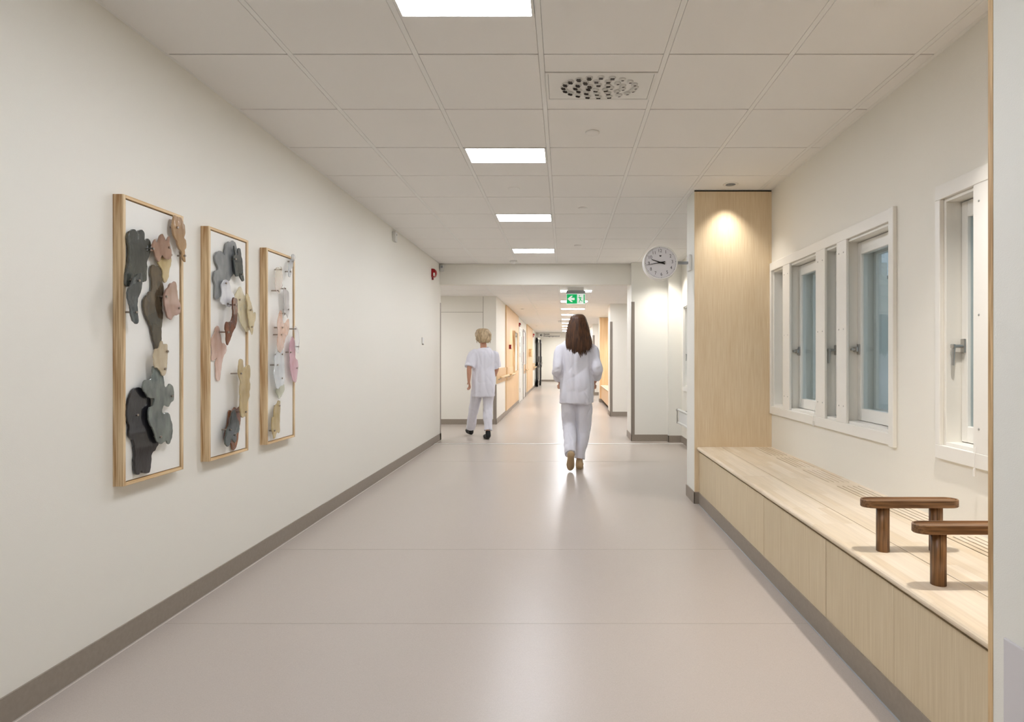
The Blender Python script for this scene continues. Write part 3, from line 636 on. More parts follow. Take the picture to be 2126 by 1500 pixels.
art(2, 2.98, 3.352, 'tall wood-framed relief with a grey cloud-like shape, middle of the three', [
 ('cloud', .010, .009, A([(360,440),(368,370),(385,305),(410,288),(440,290),(462,277),(490,310),(510,380),(540,390),(555,450),(530,560),(500,640),(440,690),(415,745),(365,730),(340,800),(335,880),(320,915),(270,957),(250,930),(255,800),(235,720),(245,640),(290,600),(260,530),(252,450),(285,402),(325,400)]), []),
 ('soot', .030, .008, A([(475,335),(490,370),(500,430),(510,440),(520,370),(545,375),(555,450),(570,520),(575,600),(580,680),(588,730),(570,748),(545,700),(535,650),(520,690),(495,690),(480,620),(470,540),(465,460),(485,430),(470,370)]), A([(492,490),(570,665)])),
 ('milk', .028, .006, A([(370,725),(410,740),(430,800),(440,860),(470,890),(480,950),(460,1010),(430,1045),(390,1030),(330,1005),(320,950),(335,880),(325,800),(345,745)]), A([(385,770),(400,1005)])),
 ('straw', .018, .006, A([(545,805),(570,850),(590,900),(630,950),(640,1050),(650,1160),(655,1290),(620,1330),(590,1290),(555,1240),(530,1150),(500,1050),(480,930),(510,860)]), A([(543,960)])),
 ('chestnut', .052, .009, A([(460,945),(485,938),(510,960),(513,1040),(510,1130),(495,1260),(460,1330),(435,1400),(410,1465),(395,1480),(385,1440),(385,1350),(372,1290),(380,1220),(410,1215),(440,1200),(460,1120),(455,1020)]), A([(488,1018),(405,1333)])),
 ('straw2', .032, .006, A([(630,885),(650,930),(670,1000),(690,1080),(700,1115),(720,1110),(722,1180),(705,1240),(690,1340),(680,1360),(655,1280),(640,1190),(625,1100),(630,1020),(615,940),(615,900)]), A([(672,1078),(685,1273)])),
 ('peach', .007, .006, A([(285,1262),(305,1290),(320,1380),(335,1450)])+B([(365,80),(385,100),(385,170),(350,230),(335,310),(325,380),(310,490),(290,505),(270,490),(265,400),(260,300),(275,245),(240,270),(215,260),(220,180),(213,100),(215,20)])+A([(250,1340),(262,1280)]), []),
 ('maize', .052, .008, B([(535,270),(550,255),(575,275),(580,340),(590,360),(640,320),(655,350),(660,430),(650,500),(660,560),(650,640),(650,690),(625,760),(620,850),(605,910),(570,930),(550,900),(540,820),(545,700),(540,600),(548,520),(535,470),(522,400),(530,330)]), B([(555,422),(610,865)])),
 ('rust', .008, .006, B([(415,850),(450,850),(480,808),(510,830),(540,800),(550,880),(548,980),(530,1080),(520,1180),(500,1270),(475,1308),(450,1290),(435,1230),(370,1210),(362,1150),(380,1070),(400,980)]), []),
 ('fern', .042, .008, B([(475,835),(490,860),(505,930),(530,980),(535,1040),(525,1100),(500,1120),(500,1190),(480,1220),(455,1190),(440,1180),(420,1240),(400,1270),(375,1240),(370,1180),(390,1080),(420,1010),(435,950),(450,870)]), B([(433,1070),(490,1130)])),
])
A = lambda pts: zc(7.14, 540, 510, pts); B = lambda pts: zc(6.52, 540, 700, pts)
art(3, 3.56, 3.932, 'tall wood-framed relief with pale, pink and clear glass shapes, farthest of the three', [
 ('ice', .032, .006, A([(470,135),(500,130),(515,170),(510,220),(490,260),(480,330),(460,350),(460,420),(445,465),(425,460),(415,400),(425,320),(430,260),(455,215),(465,180)]), A([(490,238),(450,387)])),
 ('blush', .038, .005, A([(240,330),(265,320),(285,340),(300,310),(320,330),(325,400),(335,470),(325,560),(330,600),(300,660),(285,710),(250,700),(225,620),(220,520),(230,420)]), A([(313,357),(265,672)])),
 ('fog', .030, .006, A([(355,620),(375,640),(410,680),(425,720),(425,860),(430,950),(415,1040),(405,1070),(385,1020),(350,1030),(355,900),(345,760),(345,680)]), A([(372,640),(420,950),(365,1008)])),
 ('apricot', .048, .006, A([(295,965),(320,990),(330,1100),(350,1160),(385,1130),(410,1085),(425,1110),(430,1220),(410,1310),(380,1360),(355,1450),(335,1530),(300,1590),(265,1560),(250,1450),(265,1300),(255,1180),(265,1080)]), A([(330,1217),(315,1323)])),
 ('clear', .048, .005, A([(510,1190),(550,1230),(570,1300),(580,1420),(575,1500),(565,1600),(530,1560),(515,1480),(515,1350),(505,1260)]), A([(528,1237)])+B([(520,130)])),
 ('pink', .030, .006, B([(430,0),(450,20),(470,80),(475,180),(475,280),(505,320),(512,400),(500,520),(485,610),(460,610),(440,590),(420,500),(405,400),(400,280),(395,180),(400,90)]), B([(415,207),(500,422),(480,130)])),
 ('frost', .042, .006, B([(265,100),(300,150),(310,230),(320,330),(325,420),(330,560),(310,650),(270,670),(235,705),(205,640),(190,540),(180,500),(195,400),(190,300),(210,240),(240,190)]), B([(300,235),(235,380),(300,560)])),
 ('moss', .018, .006, B([(230,690),(270,660),(320,640),(325,720),(290,790),(255,835),(235,790),(215,740)]), []),
 ('ochre', .030, .007, B([(245,865),(265,870),(268,950),(265,1060),(262,1180),(260,1290),(225,1295),(205,1350),(185,1380),(170,1310),(155,1240),(160,1100),(180,1080),(185,990),(200,930),(225,900)]), B([(262,930),(195,1270)])),
])

# ---------------------------------------------------------------- small wall devices
def siren(x, y, z, s, label, group='red fire sounders'):
    t = empty('fire_sounder', (x, y, z), label, 'fire alarm', group)
    bm = bmesh.new(); prof = [(0, .06), (.045, .055), (.062, .03), (.066, -.01), (.05, -.05), (.03, -.062), (0, -.062)]
    slab_poly(bm, [(x+a*s, z+b_*s) for a, b_ in prof], y-.045*s, y+.045*s, 'y'); bmesh.ops.bevel(bm, geom=[e for e in bm.edges], offset=.005*s, segments=2, affect='EDGES')
    place('body', from_bm(bm, 'b'), 'red_plastic', t, False)
    box('label_plate', x+.030*s, x+.054*s, y-.0475*s, y-.0448*s, z-.048*s, z-.002*s, 'white_board', t)
    bm = bmesh.new(); cyl(bm, (x+.012*s, y, z-.10*s), (x+.012*s, y, z-.06*s), .012*s, .014*s, 12); place('beacon', from_bm(bm, 'b'), 'dark_red', t)
siren(-1.906, 8.2, 2.485, 1.0, 'red fire sounder high on the long left wall near the header')
siren(-1.29, 16.25, 2.22, .9, 'red fire sounder in the far corridor past the framed mirror'); siren(-1.29, 23.6, 2.23, 1.0, 'red fire sounder in the far corridor before the dark doors')
t = empty('motion_sensor', (-1.865, 8.70, 2.64), 'small white box sensor in the corner where wall meets header', 'sensor')
box('body', -1.895, -1.840, 8.675, 8.72, 2.585, 2.69, 'white_plastic', t, .004, 2); box('lens', -1.886, -1.852, 8.671, 8.676, 2.635, 2.672, 'grey_plastic', t, .002)
t = empty('wall_box', (-1.906, 6.35, 2.56), 'small white box high on the left wall by the ceiling', 'sensor')
box('body', -1.906, -1.872, 6.31, 6.39, 2.555, 2.665, 'white_plastic', t, .005, 2); box('button', -1.873, -1.869, 6.345, 6.36, 2.625, 2.64, 'grey_plastic', t)
t = empty('card_reader', (-1.906, 7.65, 1.44), 'small white wall switch near the end of the left wall', 'switch')
box('plate', -1.906, -1.894, 7.61, 7.69, 1.45, 1.535, 'white_plastic', t, .002); box('key', -1.906, -1.888, 7.625, 7.665, 1.435, 1.45, 'corner_guard', t, .002)

# exit sign
ex = empty('exit_sign', (.2, 9.5, 2.16), 'green and white lit exit sign with arrow and running figure hanging in the corridor', 'exit sign')
ex0, ex1 = .040, .355; ez0, ez1 = 2.160, 2.335
box('housing', ex0-.002, ex1+.002, 9.48, 9.52, ez1, 2.388, 'grey_plastic', ex, .002)
box('mount', .06, .33, 9.485, 9.515, 2.388, CZ2, 'white_plastic', ex)
pl = box('panel', ex0, ex1, 9.494, 9.506, ez0, ez1, 'exit_white', ex, .001)
ys = 9.4935
xm = ex0+(ex1-ex0)*.565
box('green_field', ex0+.007, xm, ys-.0005, ys, ez0+.009, ez1-.009, 'exit_green', pl)
def sg(name, pts, m, d=0): # points in unit square of the given sub field
    bm = bmesh.new(); slab_poly(bm, pts, ys-.0012-d, ys-.0006-d, 'y'); place(name, from_bm(bm, name), m, pl)
ax, az, u = ex0+.018, (ez0+ez1)/2, .052
sg('arrow', [(ax, az), (ax+u*1.15, az+u), (ax+u*1.75, az+u), (ax+u*1.15, az+u*.35), (ax+u*2.3, az+u*.35), (ax+u*2.3, az-u*.35), (ax+u*1.15, az-u*.35), (ax+u*1.75, az-u), (ax+u*1.15, az-u)], 'exit_white')
box('door_bar', ex1-.028, ex1-.010, ys-.0005, ys, ez0+.012, ez1-.012, 'exit_green', pl)
mx_, mz = xm+.045, (ez0+ez1)/2
def limb(p, q, wd):
    p = Vector(p); q = Vector(q); d = (q-p).normalized(); n_ = Vector((-d.y, d.x))*wd; return [tuple(p+n_), tuple(q+n_*.7), tuple(q-n_*.7), tuple(p-n_)]
for a, b_, wd in (((0, .030), (.010, -.012), .012), ((0, .030), (-.034, .022), .005), ((.002, .03), (.030, .012), .005), ((.030, .012), (.040, .022), .004), ((.008, -.008), (-.006, -.040), .007), ((-.006, -.040), (-.012, -.068), .005), ((.010, -.010), (.030, -.034), .007), ((.030, -.034), (.056, -.034), .005)):
    sg('figure_limb', limb((mx_+a[0], mz+a[1]), (mx_+b_[0], mz+b_[1]), wd), 'exit_green')
sg('figure_head', [(mx_-.006+.009*math.cos(R(q)), mz+.052+.009*math.sin(R(q))) for q in range(0, 360, 30)], 'exit_green')
disc('light_disc', .205, 8.98, CZ2, .04, .006, 'white_plastic', 'small round white disc standing for a light on the lower ceiling just beyond the header', 'sensor')  # plain white disc in place of the light by the header

# far corridor: cladding, rails, doors, boards
def far_wood(y0, y1, label):
    o = box('cladding_panel', -1.29, -1.262, y0, y1, .10, CZ2-.012, 'veneer_far', wc, .001); tag(o, label)
far_wood(12.48, 15.85, 'tall warm wood wall panel behind the mirror, first in the far corridor')
far_wood(19.5, 22.95, 'tall warm wood wall panel holding a small box, second in the far corridor')
def handrail(y0, y1, xw, label):
    t = empty('handrail', (xw, (y0+y1)/2, .757), label, 'handrail', 'wooden handrails of the far corridor')
    box('backing_board', xw, xw+.018, y0, y1, .77, 1.06, 'veneer_far', t, .002)
    bm = bmesh.new(); bbox(bm, xw+.055, xw+.105, y0+.1, y1-.1, .87, .91, .012, 3); place('rail', from_bm(bm, 'r'), 'frame_wood_y', t)
    n = max(2, int((y1-y0)/.8)); 
    for i in range(n):
        y = y0+.2+(y1-y0-.4)*i/(n-1); bm = bmesh.new(); cyl(bm, (xw+.018, y, .84), (xw+.078, y, .87), .008, n=10); place('bracket', from_bm(bm, 'b'), 'steel', t)
handrail(10.82, 12.47, -1.29, 'wooden handrail nearest the viewer, at the corridor corner beside the blond person')
handrail(12.5, 13.9, -1.262, 'wooden handrail running over the first wood panel')
handrail(18.0, 19.48, -1.29, 'wooden handrail beyond the white door'); handrail(23.2, 25.0, -1.29, 'farthest wooden handrail, before the dark doors')
t = empty('call_point', (-1.262, 13.12, 1.47), 'dark red square fire call point on the first wood panel', 'fire alarm')
box('body', -1.262, -1.215, 13.05, 13.19, 1.47, 1.57, 'dark_red', t, .004); box('button', -1.215, -1.212, 13.09, 13.15, 1.495, 1.545, 'white_board', t)
t = empty('framed_mirror', (-1.262, 14.44, .917), 'tall wood-framed mirror standing proud of the first wood panel', 'mirror')
boxes('frame', [(-1.262, -1.205, 14.04, 14.07, .917, 1.94), (-1.262, -1.205, 14.81, 14.84, .917, 1.94), (-1.262, -1.205, 14.07, 14.81, .917, .947), (-1.262, -1.205, 14.07, 14.81, 1.91, 1.94)], 'frame_wood', t)
box('mirror_glass', -1.262, -1.215, 14.07, 14.81, .947, 1.91, 'mirror', t)
t = empty('wooden_box', (-1.262, 20.6, 1.3), 'small wooden box on the second wood panel of the far corridor', 'box')
box('body', -1.262, -1.16, 20.3, 20.9, 1.32, 1.58, 'frame_wood_y', t, .003); box('lid', -1.266, -1.155, 20.29, 20.91, 1.58, 1.595, 'frame_wood_y', t)
dr = empty('door_1', (-1.29, 16.8, 0), 'white door with narrow pane in the far corridor left wall', kind='structure')
boxes('frame', [(-1.29, -1.26, 16.1, 16.2, 0, 2.16), (-1.29, -1.26, 17.3, 17.4, 0, 2.16), (-1.29, -1.26, 16.2, 17.3, 2.1, 2.16)], 'white_lacquer', dr)
lf = box('leaf', -1.288, -1.274, 16.2, 17.3, .01, 2.1, 'white_plastic', dr)
box('pane', -1.275, -1.272, 16.95, 17.12, 1.15, 1.9, 'grey_plastic', lf)
for z in (.35, 1.35, 1.65, 1.95):
    bm = bmesh.new(); cyl(bm, (-1.262, 16.21, z-.06), (-1.262, 16.21, z+.06), .014, n=10); place('hinge', from_bm(bm, 'h'), 'steel', lf)
bm = bmesh.new(); bbox(bm, -1.274, -1.266, 17.18, 17.24, .95, 1.15); cyl(bm, (-1.27, 17.21, 1.06), (-1.22, 17.21, 1.06), .01, n=10); cyl(bm, (-1.22, 17.21, 1.06), (-1.22, 17.08, 1.06), .01, n=10); place('handle', from_bm(bm, 'h'), 'chrome', lf)
dr = empty('door_2', (-1.29, 18.2, 0), 'white door with a tall red notice in the far corridor left wall', kind='structure')
boxes('frame', [(-1.29, -1.255, 17.55, 17.63, 0, 2.16), (-1.29, -1.255, 18.55, 18.63, 0, 2.16), (-1.29, -1.255, 17.63, 18.55, 2.1, 2.16)], 'corner_guard', dr)
lf = box('leaf', -1.288, -1.274, 17.63, 18.55, .01, 2.1, 'white_plastic', dr)
box('notice', -1.274, -1.268, 17.75, 17.95, 1.1, 1.95, 'dark_red', lf); box('notice_sheet', -1.2678, -1.267, 17.78, 17.92, 1.45, 1.7, 'white_board', lf)
# dark double doors
dd = empty('door_3', (-1.2, 26, 0), 'dark glazed double doors standing open at the far header', kind='structure')
for nm, x, y0, y1 in (('leaf', -1.20, 24.95, 25.95), ('leaf', -1.13, 26.12, 27.2)):
    lf = boxes(nm, [(x, x+.05, y0, y0+.14, .02, 2.12), (x, x+.05, y1-.14, y1, .02, 2.12), (x, x+.05, y0, y1, .02, .3), (x, x+.05, y0, y1, 1.98, 2.12), (x, x+.05, y0, y1, .95, 1.1)], 'door_dark', dd)
    box('pane', x+.022, x+.028, y0+.14, y1-.14, .3, 1.98, 'window_glass', lf)
    bm = bmesh.new(); cyl(bm, (x+.10, y0+.12, .85), (x+.10, y0+.12, 1.35), .018, n=10); cyl(bm, (x+.05, y0+.12, 1.05), (x+.14, y0+.12, 1.05), .02, n=10); place('handle', from_bm(bm, 'h'), 'chrome', lf)
boxes('frame', [(-1.29, -1.21, 25.97, 26.1, 0, 2.21), (-1.29, -1.21, 26.0, 26.1, 2.13, 2.21)], 'door_dark', dd)
# wayfinding sign: header text
sgn = empty('wayfinding_sign', (-.62, 25.95, 2.22), 'long white overhead sign with black arrow and two lines of text', 'sign')
brd = box('board', -1.17, -.16, 25.95, 25.985, 2.225, 2.42, 'white_board', sgn, .002)
for txt, z in (('Apotek', 2.362), ('Provtagningscentral', 2.278)):
    me = text_mesh(txt, .092, .001, .001, 'LEFT'); me.transform(Matrix.Translation((-.93, 25.947, z)) @ FACE_CAM); place('text_line', me, 'print_black', brd)
def sg2(pts): bm = bmesh.new(); slab_poly(bm, pts, 25.946, 25.949, 'y'); place('arrow', from_bm(bm, 'a'), 'print_black', brd)
sg2([(-1.10, 2.322), (-1.045, 2.372), (-1.015, 2.372), (-1.050, 2.332), (-.985, 2.332), (-.985, 2.312), (-1.050, 2.312), (-1.015, 2.272), (-1.045, 2.272)])

# ---------------------------------------------------------------- people
def tube(bm, pts, rads, n=16, k=4, up=Vector((0, 1, 0)), caps=True):
    P = [Vector(p) for p in catmull([tuple(p) for p in pts], k)]
    rr = [(r, r) if not isinstance(r, (tuple, list)) else tuple(r) for r in rads]; RR = catmull(rr, k)
    if caps:
        d0 = (P[0]-P[1]).normalized(); d1 = (P[-1]-P[-2]).normalized(); r0 = RR[0]; r1 = RR[-1]
        P = [P[0]+d0*min(r0)*.85, P[0]+d0*min(r0)*.6]+P+[P[-1]+d1*min(r1)*.6, P[-1]+d1*min(r1)*.85]
        RR = [(r0[0]*.35, r0[1]*.35), (r0[0]*.8, r0[1]*.8)]+RR+[(r1[0]*.8, r1[1]*.8), (r1[0]*.35, r1[1]*.35)]
    rings = []
    for i, p in enumerate(P):
        d = (P[min(i+1, len(P)-1)]-P[max(i-1, 0)]).normalized(); u_ = up-d*up.dot(d)
        if u_.length < .05: u_ = Vector((1, 0, 0))-d*d.x
        u_.normalize(); v_ = d.cross(u_)
        rings.append([bm.verts.new(p+v_*RR[i][0]*math.cos(2*math.pi*j/n)+u_*RR[i][1]*math.sin(2*math.pi*j/n)) for j in range(n)])
    for a, b_ in zip(rings, rings[1:]):
        for j in range(n): bm.faces.new((a[j], a[(j+1) % n], b_[(j+1) % n], b_[j]))
    bm.faces.new(rings[0][::-1]); bm.faces.new(rings[-1])
def ell(bm, c, r, rot=None):
    M = Matrix.Translation(c) @ (rot or Matrix()) @ Matrix.Diagonal((*r, 1)); bmesh.ops.create_uvsphere(bm, u_segments=24, v_segments=16, radius=1, matrix=M)
def fuse(bm, voxel, smooth_it=4, fold=None):
    bmesh.ops.recalc_face_normals(bm, faces=bm.faces)
    me = from_bm(bm, 'tmp'); o = bpy.data.objects.new('tmp', me); C.objects.link(o)
    md = o.modifiers.new('r', 'REMESH'); md.mode = 'VOXEL'; md.voxel_size = voxel
    if smooth_it: s2 = o.modifiers.new('s', 'SMOOTH'); s2.iterations = smooth_it; s2.factor = .5
    dg = bpy.context.evaluated_depsgraph_get(); out = bpy.data.meshes.new_from_object(o.evaluated_get(dg)); bpy.data.objects.remove(o)
    out.materials.clear()
    if fold:
        amp, sx, sz = fold
        nr = [v.normal.copy() for v in out.vertices]
        for v, n_ in zip(out.vertices, nr):
            p = v.co; q = noise.noise(Vector((p.x*sx, p.y*sx, p.z*sz)))+.5*noise.noise(Vector((p.x*sx*2.1+7, p.y*sx*2.1, p.z*sz*2.3)))
            c1 = noise.noise(Vector((p.x*sx*1.1+3+p.z*1.5, p.y*sx, p.z*sz*1.2))); c2 = noise.noise(Vector((p.x*sx*.8-p.z*4, p.y*sx+5, p.z*sz*2.4)))
            cr_ = (1-min(1, abs(c1)*3))**2*.20+(1-min(1, abs(c2)*3.5))**2*.10
            v.co = p+n_*amp*(q*.62-cr_+.06)
    return out
def hand_tubes(bm, wr, d, side, s=1.0, curl=.9):
    """palm, four fingers, thumb; wr wrist, d direction of hand, side +1/-1 where the thumb leaves (forward)"""
    d = Vector(d).normalized(); fw = Vector((0, 1, 0)); fw = (fw-d*fw.dot(d)).normalized(); nrm = d.cross(fw).normalized()*side   # towards the thigh
    wr = Vector(wr)
    tube(bm, [wr, wr+d*.035*s, wr+d*.085*s], [(.019*s, .026*s), (.016*s, .036*s), (.014*s, .040*s)], up=fw, k=3, n=14)
    for i, (off, ln) in enumerate(((.030, .068), (.010, .076), (-.010, .071), (-.029, .056))):
        b0 = wr+d*.082*s+fw*off*s; p = [b0, b0+d*ln*.42*s+nrm*ln*.10*s*curl, b0+d*ln*.72*s+nrm*ln*.35*s*curl, b0+d*ln*.85*s+nrm*ln*.66*s*curl]
        tube(bm, p, [.0092*s, .0088*s, .0080*s, .0068*s], n=10, k=3, up=fw)
    b0 = wr+d*.028*s+fw*.026*s; tube(bm, [b0, b0+d*.028*s+fw*.026*s+nrm*.006*s, b0+d*.058*s+fw*.034*s+nrm*.014*s], [.012*s, .0105*s, .0082*s], n=10, k=3, up=nrm)
def person(loc, rz, label, P):
    s = P['s']; V = lambda *a: Vector(a)*s
    root = empty('person', (0, 0, 0), label, 'person')
    hc = V(*P['head']); nb = V(P['head'][0]*.4, -.01, 1.455)
    bm = bmesh.new()
    ell(bm, hc+V(0, -.008, .012), (.076*s, .093*s, .105*s)); ell(bm, hc+V(0, .022, -.045), (.058*s, .068*s, .072*s)); ell(bm, hc+V(0, .062, -.092), (.024*s, .022*s, .018*s))
    tube(bm, [hc+V(0, .088, .012), hc+V(0, .100, -.012), hc+V(0, .108, -.030)], [.007*s, .010*s, .013*s], n=10, k=3)
    ell(bm, hc+V(0, .092, -.066), (.021*s, .010*s, .009*s))
    ell(bm, hc+V(0, .082, .034), (.045*s, .012*s, .010*s))
    for q in (-1, 1): ell(bm, hc+V(q*.076, -.008, -.012), (.009*s, .019*s, .031*s), Matrix.Rotation(R(q*14), 4, 'Z'))
    tube(bm, [nb+V(0, 0, -.06), nb+V(0, 0, .02), hc+V(0, -.012, -.07)], [.062*s, .052*s, .050*s])
    tube(bm, [V(0, 0, .90), V(0, 0, 1.05), V(0, 0, 1.2), V(0, .0, 1.34), V(0, 0, 1.41)], [(.135*s, .09*s), (.115*s, .08*s), (.13*s, .085*s), (.120*s, .075*s), (.06*s, .045*s)])
    for q, (sh, el, wr, hd) in zip((-1, 1), P['arms']):
        tube(bm, [V(q*.11, -.01, 1.365), V(*sh), (V(*sh)+V(*el))/2, V(*el), (V(*el)*.6+V(*wr)*.4), V(*wr)], [.035*s, .045*s, .043*s, .037*s, .036*s, .023*s])
        hand_tubes(bm, V(*wr), V(*hd)-V(*wr), q, s)
    for (hp, kn, an) in P['legs']:
        tube(bm, [V(*hp), (V(*hp)+V(*kn))/2, V(*kn), (V(*kn)*.65+V(*an)*.35), V(*an)], [.078*s, .070*s, .052*s, .052*s, .034*s])
    me = fuse(bm, .0055, 3); place('body', me, 'skin', root, True)
    for q in (-1, 1):
        bm = bmesh.new(); ell(bm, hc+V(q*.031, .079, .012), (.012*s, .010*s, .010*s)); place('eye', from_bm(bm, 'e'), 'eye_white', root, True)
    # tunic
    bm = bmesh.new()
    tube(bm, [V(P['lean']*.3, 0, P['hem']), V(0, 0, .95), V(0, 0, 1.12), V(0, -.01, 1.26), V(0, -.015, 1.36), V(0, -.012, 1.42), V(P['head'][0]*.4, -.01, 1.455)],
         [(P['hw']*s, .148*s), (.199*s, .156*s), (.180*s, .136*s), (.178*s, .130*s), (.178*s, .118*s), (.142*s, .092*s), (.080*s, .072*s)], n=36, caps=False)
    for q, (sh, el, wr, hd) in zip((-1, 1), P['arms']):
        S0, E0, W0 = V(*sh), V(*el), V(*wr)
        if P['long']: tube(bm, [V(q*.10, -.01, 1.378), S0, (S0+E0)/2, E0+V(0, -.008, -.008), E0*.5+W0*.5, W0*.88+E0*.12], [.052*s, .064*s, .066*s, .064*s, .058*s, .050*s], caps=False)
        else: tube(bm, [V(q*.10, -.01, 1.378), S0, (S0+E0)/2, S0*.05+E0*.95], [.052*s, .070*s, .076*s, .080*s], caps=False)
    me = fuse(bm, .009, 5, (.036, 9, 1.8)); place('tunic', me, 'cotton_white', root, True)
    # trousers
    bm = bmesh.new()
    tube(bm, [V(0, 0, .98), V(0, 0, .90), V(0, 0, .84)], [(.12*s, .08*s), (.145*s, .105*s), (.145*s, .11*s)], n=24)
    for (hp, kn, an) in P['legs']:
        tube(bm, [V(*hp), (V(*hp)+V(*kn))/2, V(*kn), (V(*kn)+V(*an))/2, V(*an)+V(0, 0, .015)], [.098*s, .092*s, .079*s, .073*s, (.066*s, .070*s)], caps=False)
    me = fuse(bm, .009, 4, (.026, 9, 4)); place('trousers', me, 'cotton_white', root, True)
    # shoes
    for (an, heel, toe) in zip([l[2] for l in P['legs']], P['heels'], P['toes']):
        H, T = V(*heel), V(*toe); bm = bmesh.new()
        tube(bm, [V(*an)+V(0, 0, .0), H+V(0, .01, .045)], [.040*s, .042*s], k=2)
        tube(bm, [H+V(0, .012, .032), H*.6+T*.4+V(0, 0, .038), H*.25+T*.75+V(0, 0, .030), T+V(0, -.01, .024)], [(.036*s, .034*s), (.040*s, .038*s), (.046*s, .029*s), (.036*s, .020*s)], up=Vector((0, 0, 1)), k=3)
        me = fuse(bm, .007, 3); sh_ = place('shoe', me, P['shoe'], root, True)
        bm = bmesh.new(); d = (T-H).normalized(); rt = Vector((1, 0, 0)); un = rt.cross(d).normalized(); L_ = (T-H).length
        pts = []
        for i in range(28):
            a = 2*math.pi*i/28; tt = .5-.5*math.cos(a)*1.06; wd = (.034+.012*max(0, min(1, tt)))*s*math.sin(a); pts.append(H+d*L_*tt+rt*wd*1.05)
        va = [bm.verts.new(p+un*.002) for p in pts]; vb = [bm.verts.new(p+un*.020) for p in pts]
        bm.faces.new(va); bm.faces.new(vb[::-1])
        for i in range(28): bm.faces.new((va[i], vb[i], vb[(i+1) % 28], va[(i+1) % 28]))
        bmesh.ops.recalc_face_normals(bm, faces=bm.faces); place('sole', from_bm(bm, 'sole'), P['sole'], sh_)
    # hair
    bm = bmesh.new()
    if P['hair'] == 'long':
        spec = [(.125, -.005, .03, .035), (.118, -.008, .062, .070), (.085, -.012, .088, .100), (.03, -.026, .102, .098), (-.03, -.040, .112, .086), (-.09, -.060, .128, .078), (-.15, -.085, .143, .066), (-.20, -.102, .148, .054), (-.245, -.112, .136, .044), (-.275, -.118, .10, .030)]
        dx = .0
    else:
        spec = [(.142, -.005, .03, .035), (.132, -.010, .078, .082), (.090, -.018, .112, .112), (.03, -.034, .128, .110), (-.03, -.046, .122, .094), (-.070, -.054, .098, .070), (-.09, -.055, .07, .05)]
    n = 56; rings = []
    for i, (dz, dy, ra, rb) in enumerate(catmull(spec, 4)):
        tt = i/(len(spec)*4)
        ring = []
        for j in range(n):
            a = 2*math.pi*j/n; w_ = 1+.035*math.sin(a*9+2*tt)*(.3+tt)+.03*noise.noise(Vector((math.cos(a)*6, math.sin(a)*6, tt*2)))
            if P['hair'] != 'long': w_ += .12*noise.noise(Vector((math.cos(a)*4, math.sin(a)*4, tt*9)))
            ring.append(bm.verts.new(hc+V(ra*w_*math.cos(a)+.045*tt*tt*P.get('sway', 0), dy+rb*w_*math.sin(a), dz)))
        rings.append(ring)
    for a, b_ in zip(rings, rings[1:]):
        for j in range(n): bm.faces.new((a[j], a[(j+1) % n], b_[(j+1) % n], b_[j]))
    bm.faces.new(rings[0]); bm.faces.new(rings[-1][::-1]); bmesh.ops.recalc_face_normals(bm, faces=bm.faces)
    h = place('hair', from_bm(bm, 'hair'), P['hm'], root, True)
    bm = bmesh.new(); rnd = random.Random(3)
    if P['hair'] == 'long':
        for i in range(190):
            a = R(rnd.uniform(172, 368)); e = -.345+.085*math.cos(a)**2+rnd.uniform(-.03, .045); sw = .045*P.get('sway', 0)
            p = [hc+V(math.cos(a)*.080, -.012+math.sin(a)*.098, .09), hc+V(math.cos(a)*.108, -.03+math.sin(a)*.094, 0), hc+V(math.cos(a)*.128, -.062+math.sin(a)*.076, -.10),
                 hc+V(math.cos(a)*.138+sw*.4, -.100+math.sin(a)*.052, -.21), hc+V(math.cos(a)*.126+sw+rnd.uniform(-.018, .018), -.125+math.sin(a)*.026, e)]
            tube(bm, p, [.004*s, .009*s, .010*s, .009*s, .0015*s], n=6, k=3, caps=False)
    else:
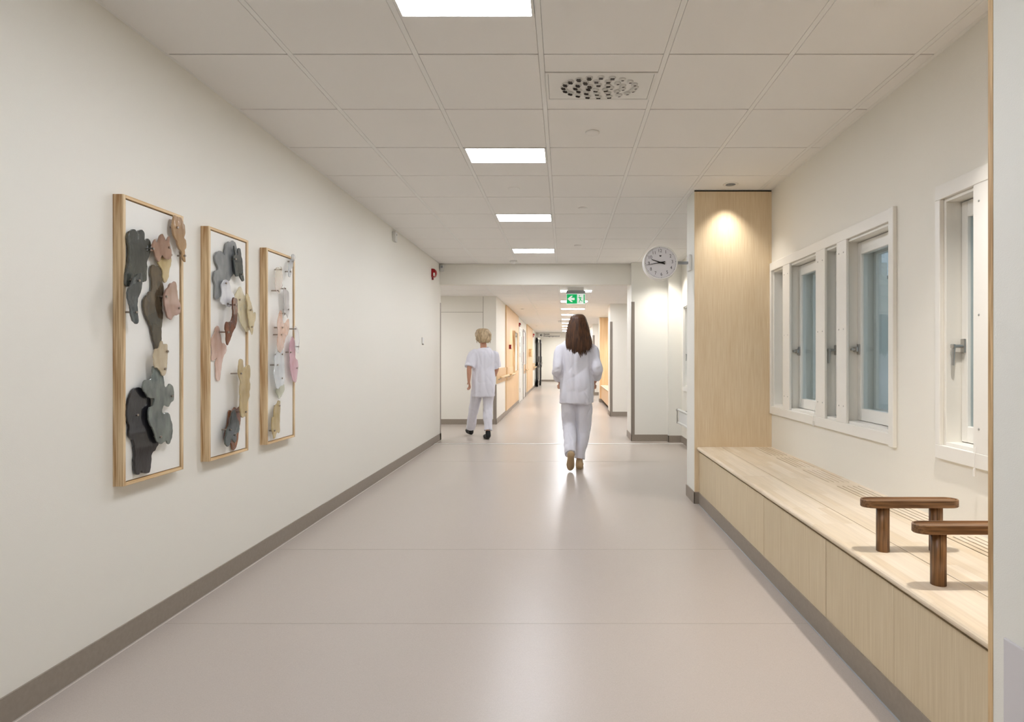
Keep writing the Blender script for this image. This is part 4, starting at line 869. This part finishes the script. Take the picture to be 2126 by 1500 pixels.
        for i in range(70):
            a = R(rnd.uniform(150, 390)); z = rnd.uniform(-.105, .03); c = hc+V(math.cos(a)*.070, -.012+math.sin(a)*.085, .095)
            p = [c, hc+V(math.cos(a)*.105, -.03+math.sin(a)*.098, z*.3+.03), hc+V(math.cos(a)*.112, -.045+math.sin(a)*.078, z)]
            tube(bm, p, [.005*s, .011*s, .003*s], n=6, k=3, caps=False)
    place('locks', from_bm(bm, 'locks'), P['hm'], h, True)
    root.location = loc; root.rotation_euler = (0, 0, rz); WL[root.name] = Vector(loc)
    return root
person((.145, 6.47, 0), 0, 'person with long brown hair in white tunic and trousers, walking away', dict(
    s=1.0, head=(.015, .01, 1.630), hem=.742, hw=.200, lean=0, long=True, hair='long', hm='hair_brown', sway=.2, shoe='shoe_tan', sole='shoe_sole',
    arms=[((-.178, -.01, 1.345), (-.222, -.055, 1.13), (-.212, .13, 1.01), (-.190, .20, .95)), ((.183, -.01, 1.345), (.232, -.055, 1.13), (.232, .12, 1.01), (.205, .19, .95))],
    legs=[((-.085, 0, .88), (-.088, .045, .50), (-.072, -.25, .19)), ((.085, 0, .88), (.078, .03, .49), (.030, -.03, .095))],
    heels=[(-.070, -.325, .165), (.026, -.075, .0)], toes=[(-.075, -.185, -.0+.012), (.040, .165, .0)]))
person((-1.262, 8.92, 0), R(24), 'person with short blond hair in white short-sleeved tunic, striding left near the header', dict(
    s=.972, head=(-.01, .01, 1.632), hem=.672, hw=.195, lean=0, long=False, hair='short', hm='hair_blond', shoe='shoe_black', sole='shoe_black',
    arms=[((-.178, -.01, 1.345), (-.255, -.075, 1.14), (-.262, -.075, .925), (-.235, -.03, .84)), ((.178, -.01, 1.345), (.235, .05, 1.13), (.250, .20, 1.00), (.235, .28, .955))],
    legs=[((-.085, 0, .88), (-.100, .20, .50), (-.115, .36, .105)), ((.085, 0, .88), (.075, .0, .49), (.035, -.13, .115))],
    heels=[(-.115, .33, .022), (.032, -.165, .012)], toes=[(-.125, .575, .05), (.045, .075, .0)]))
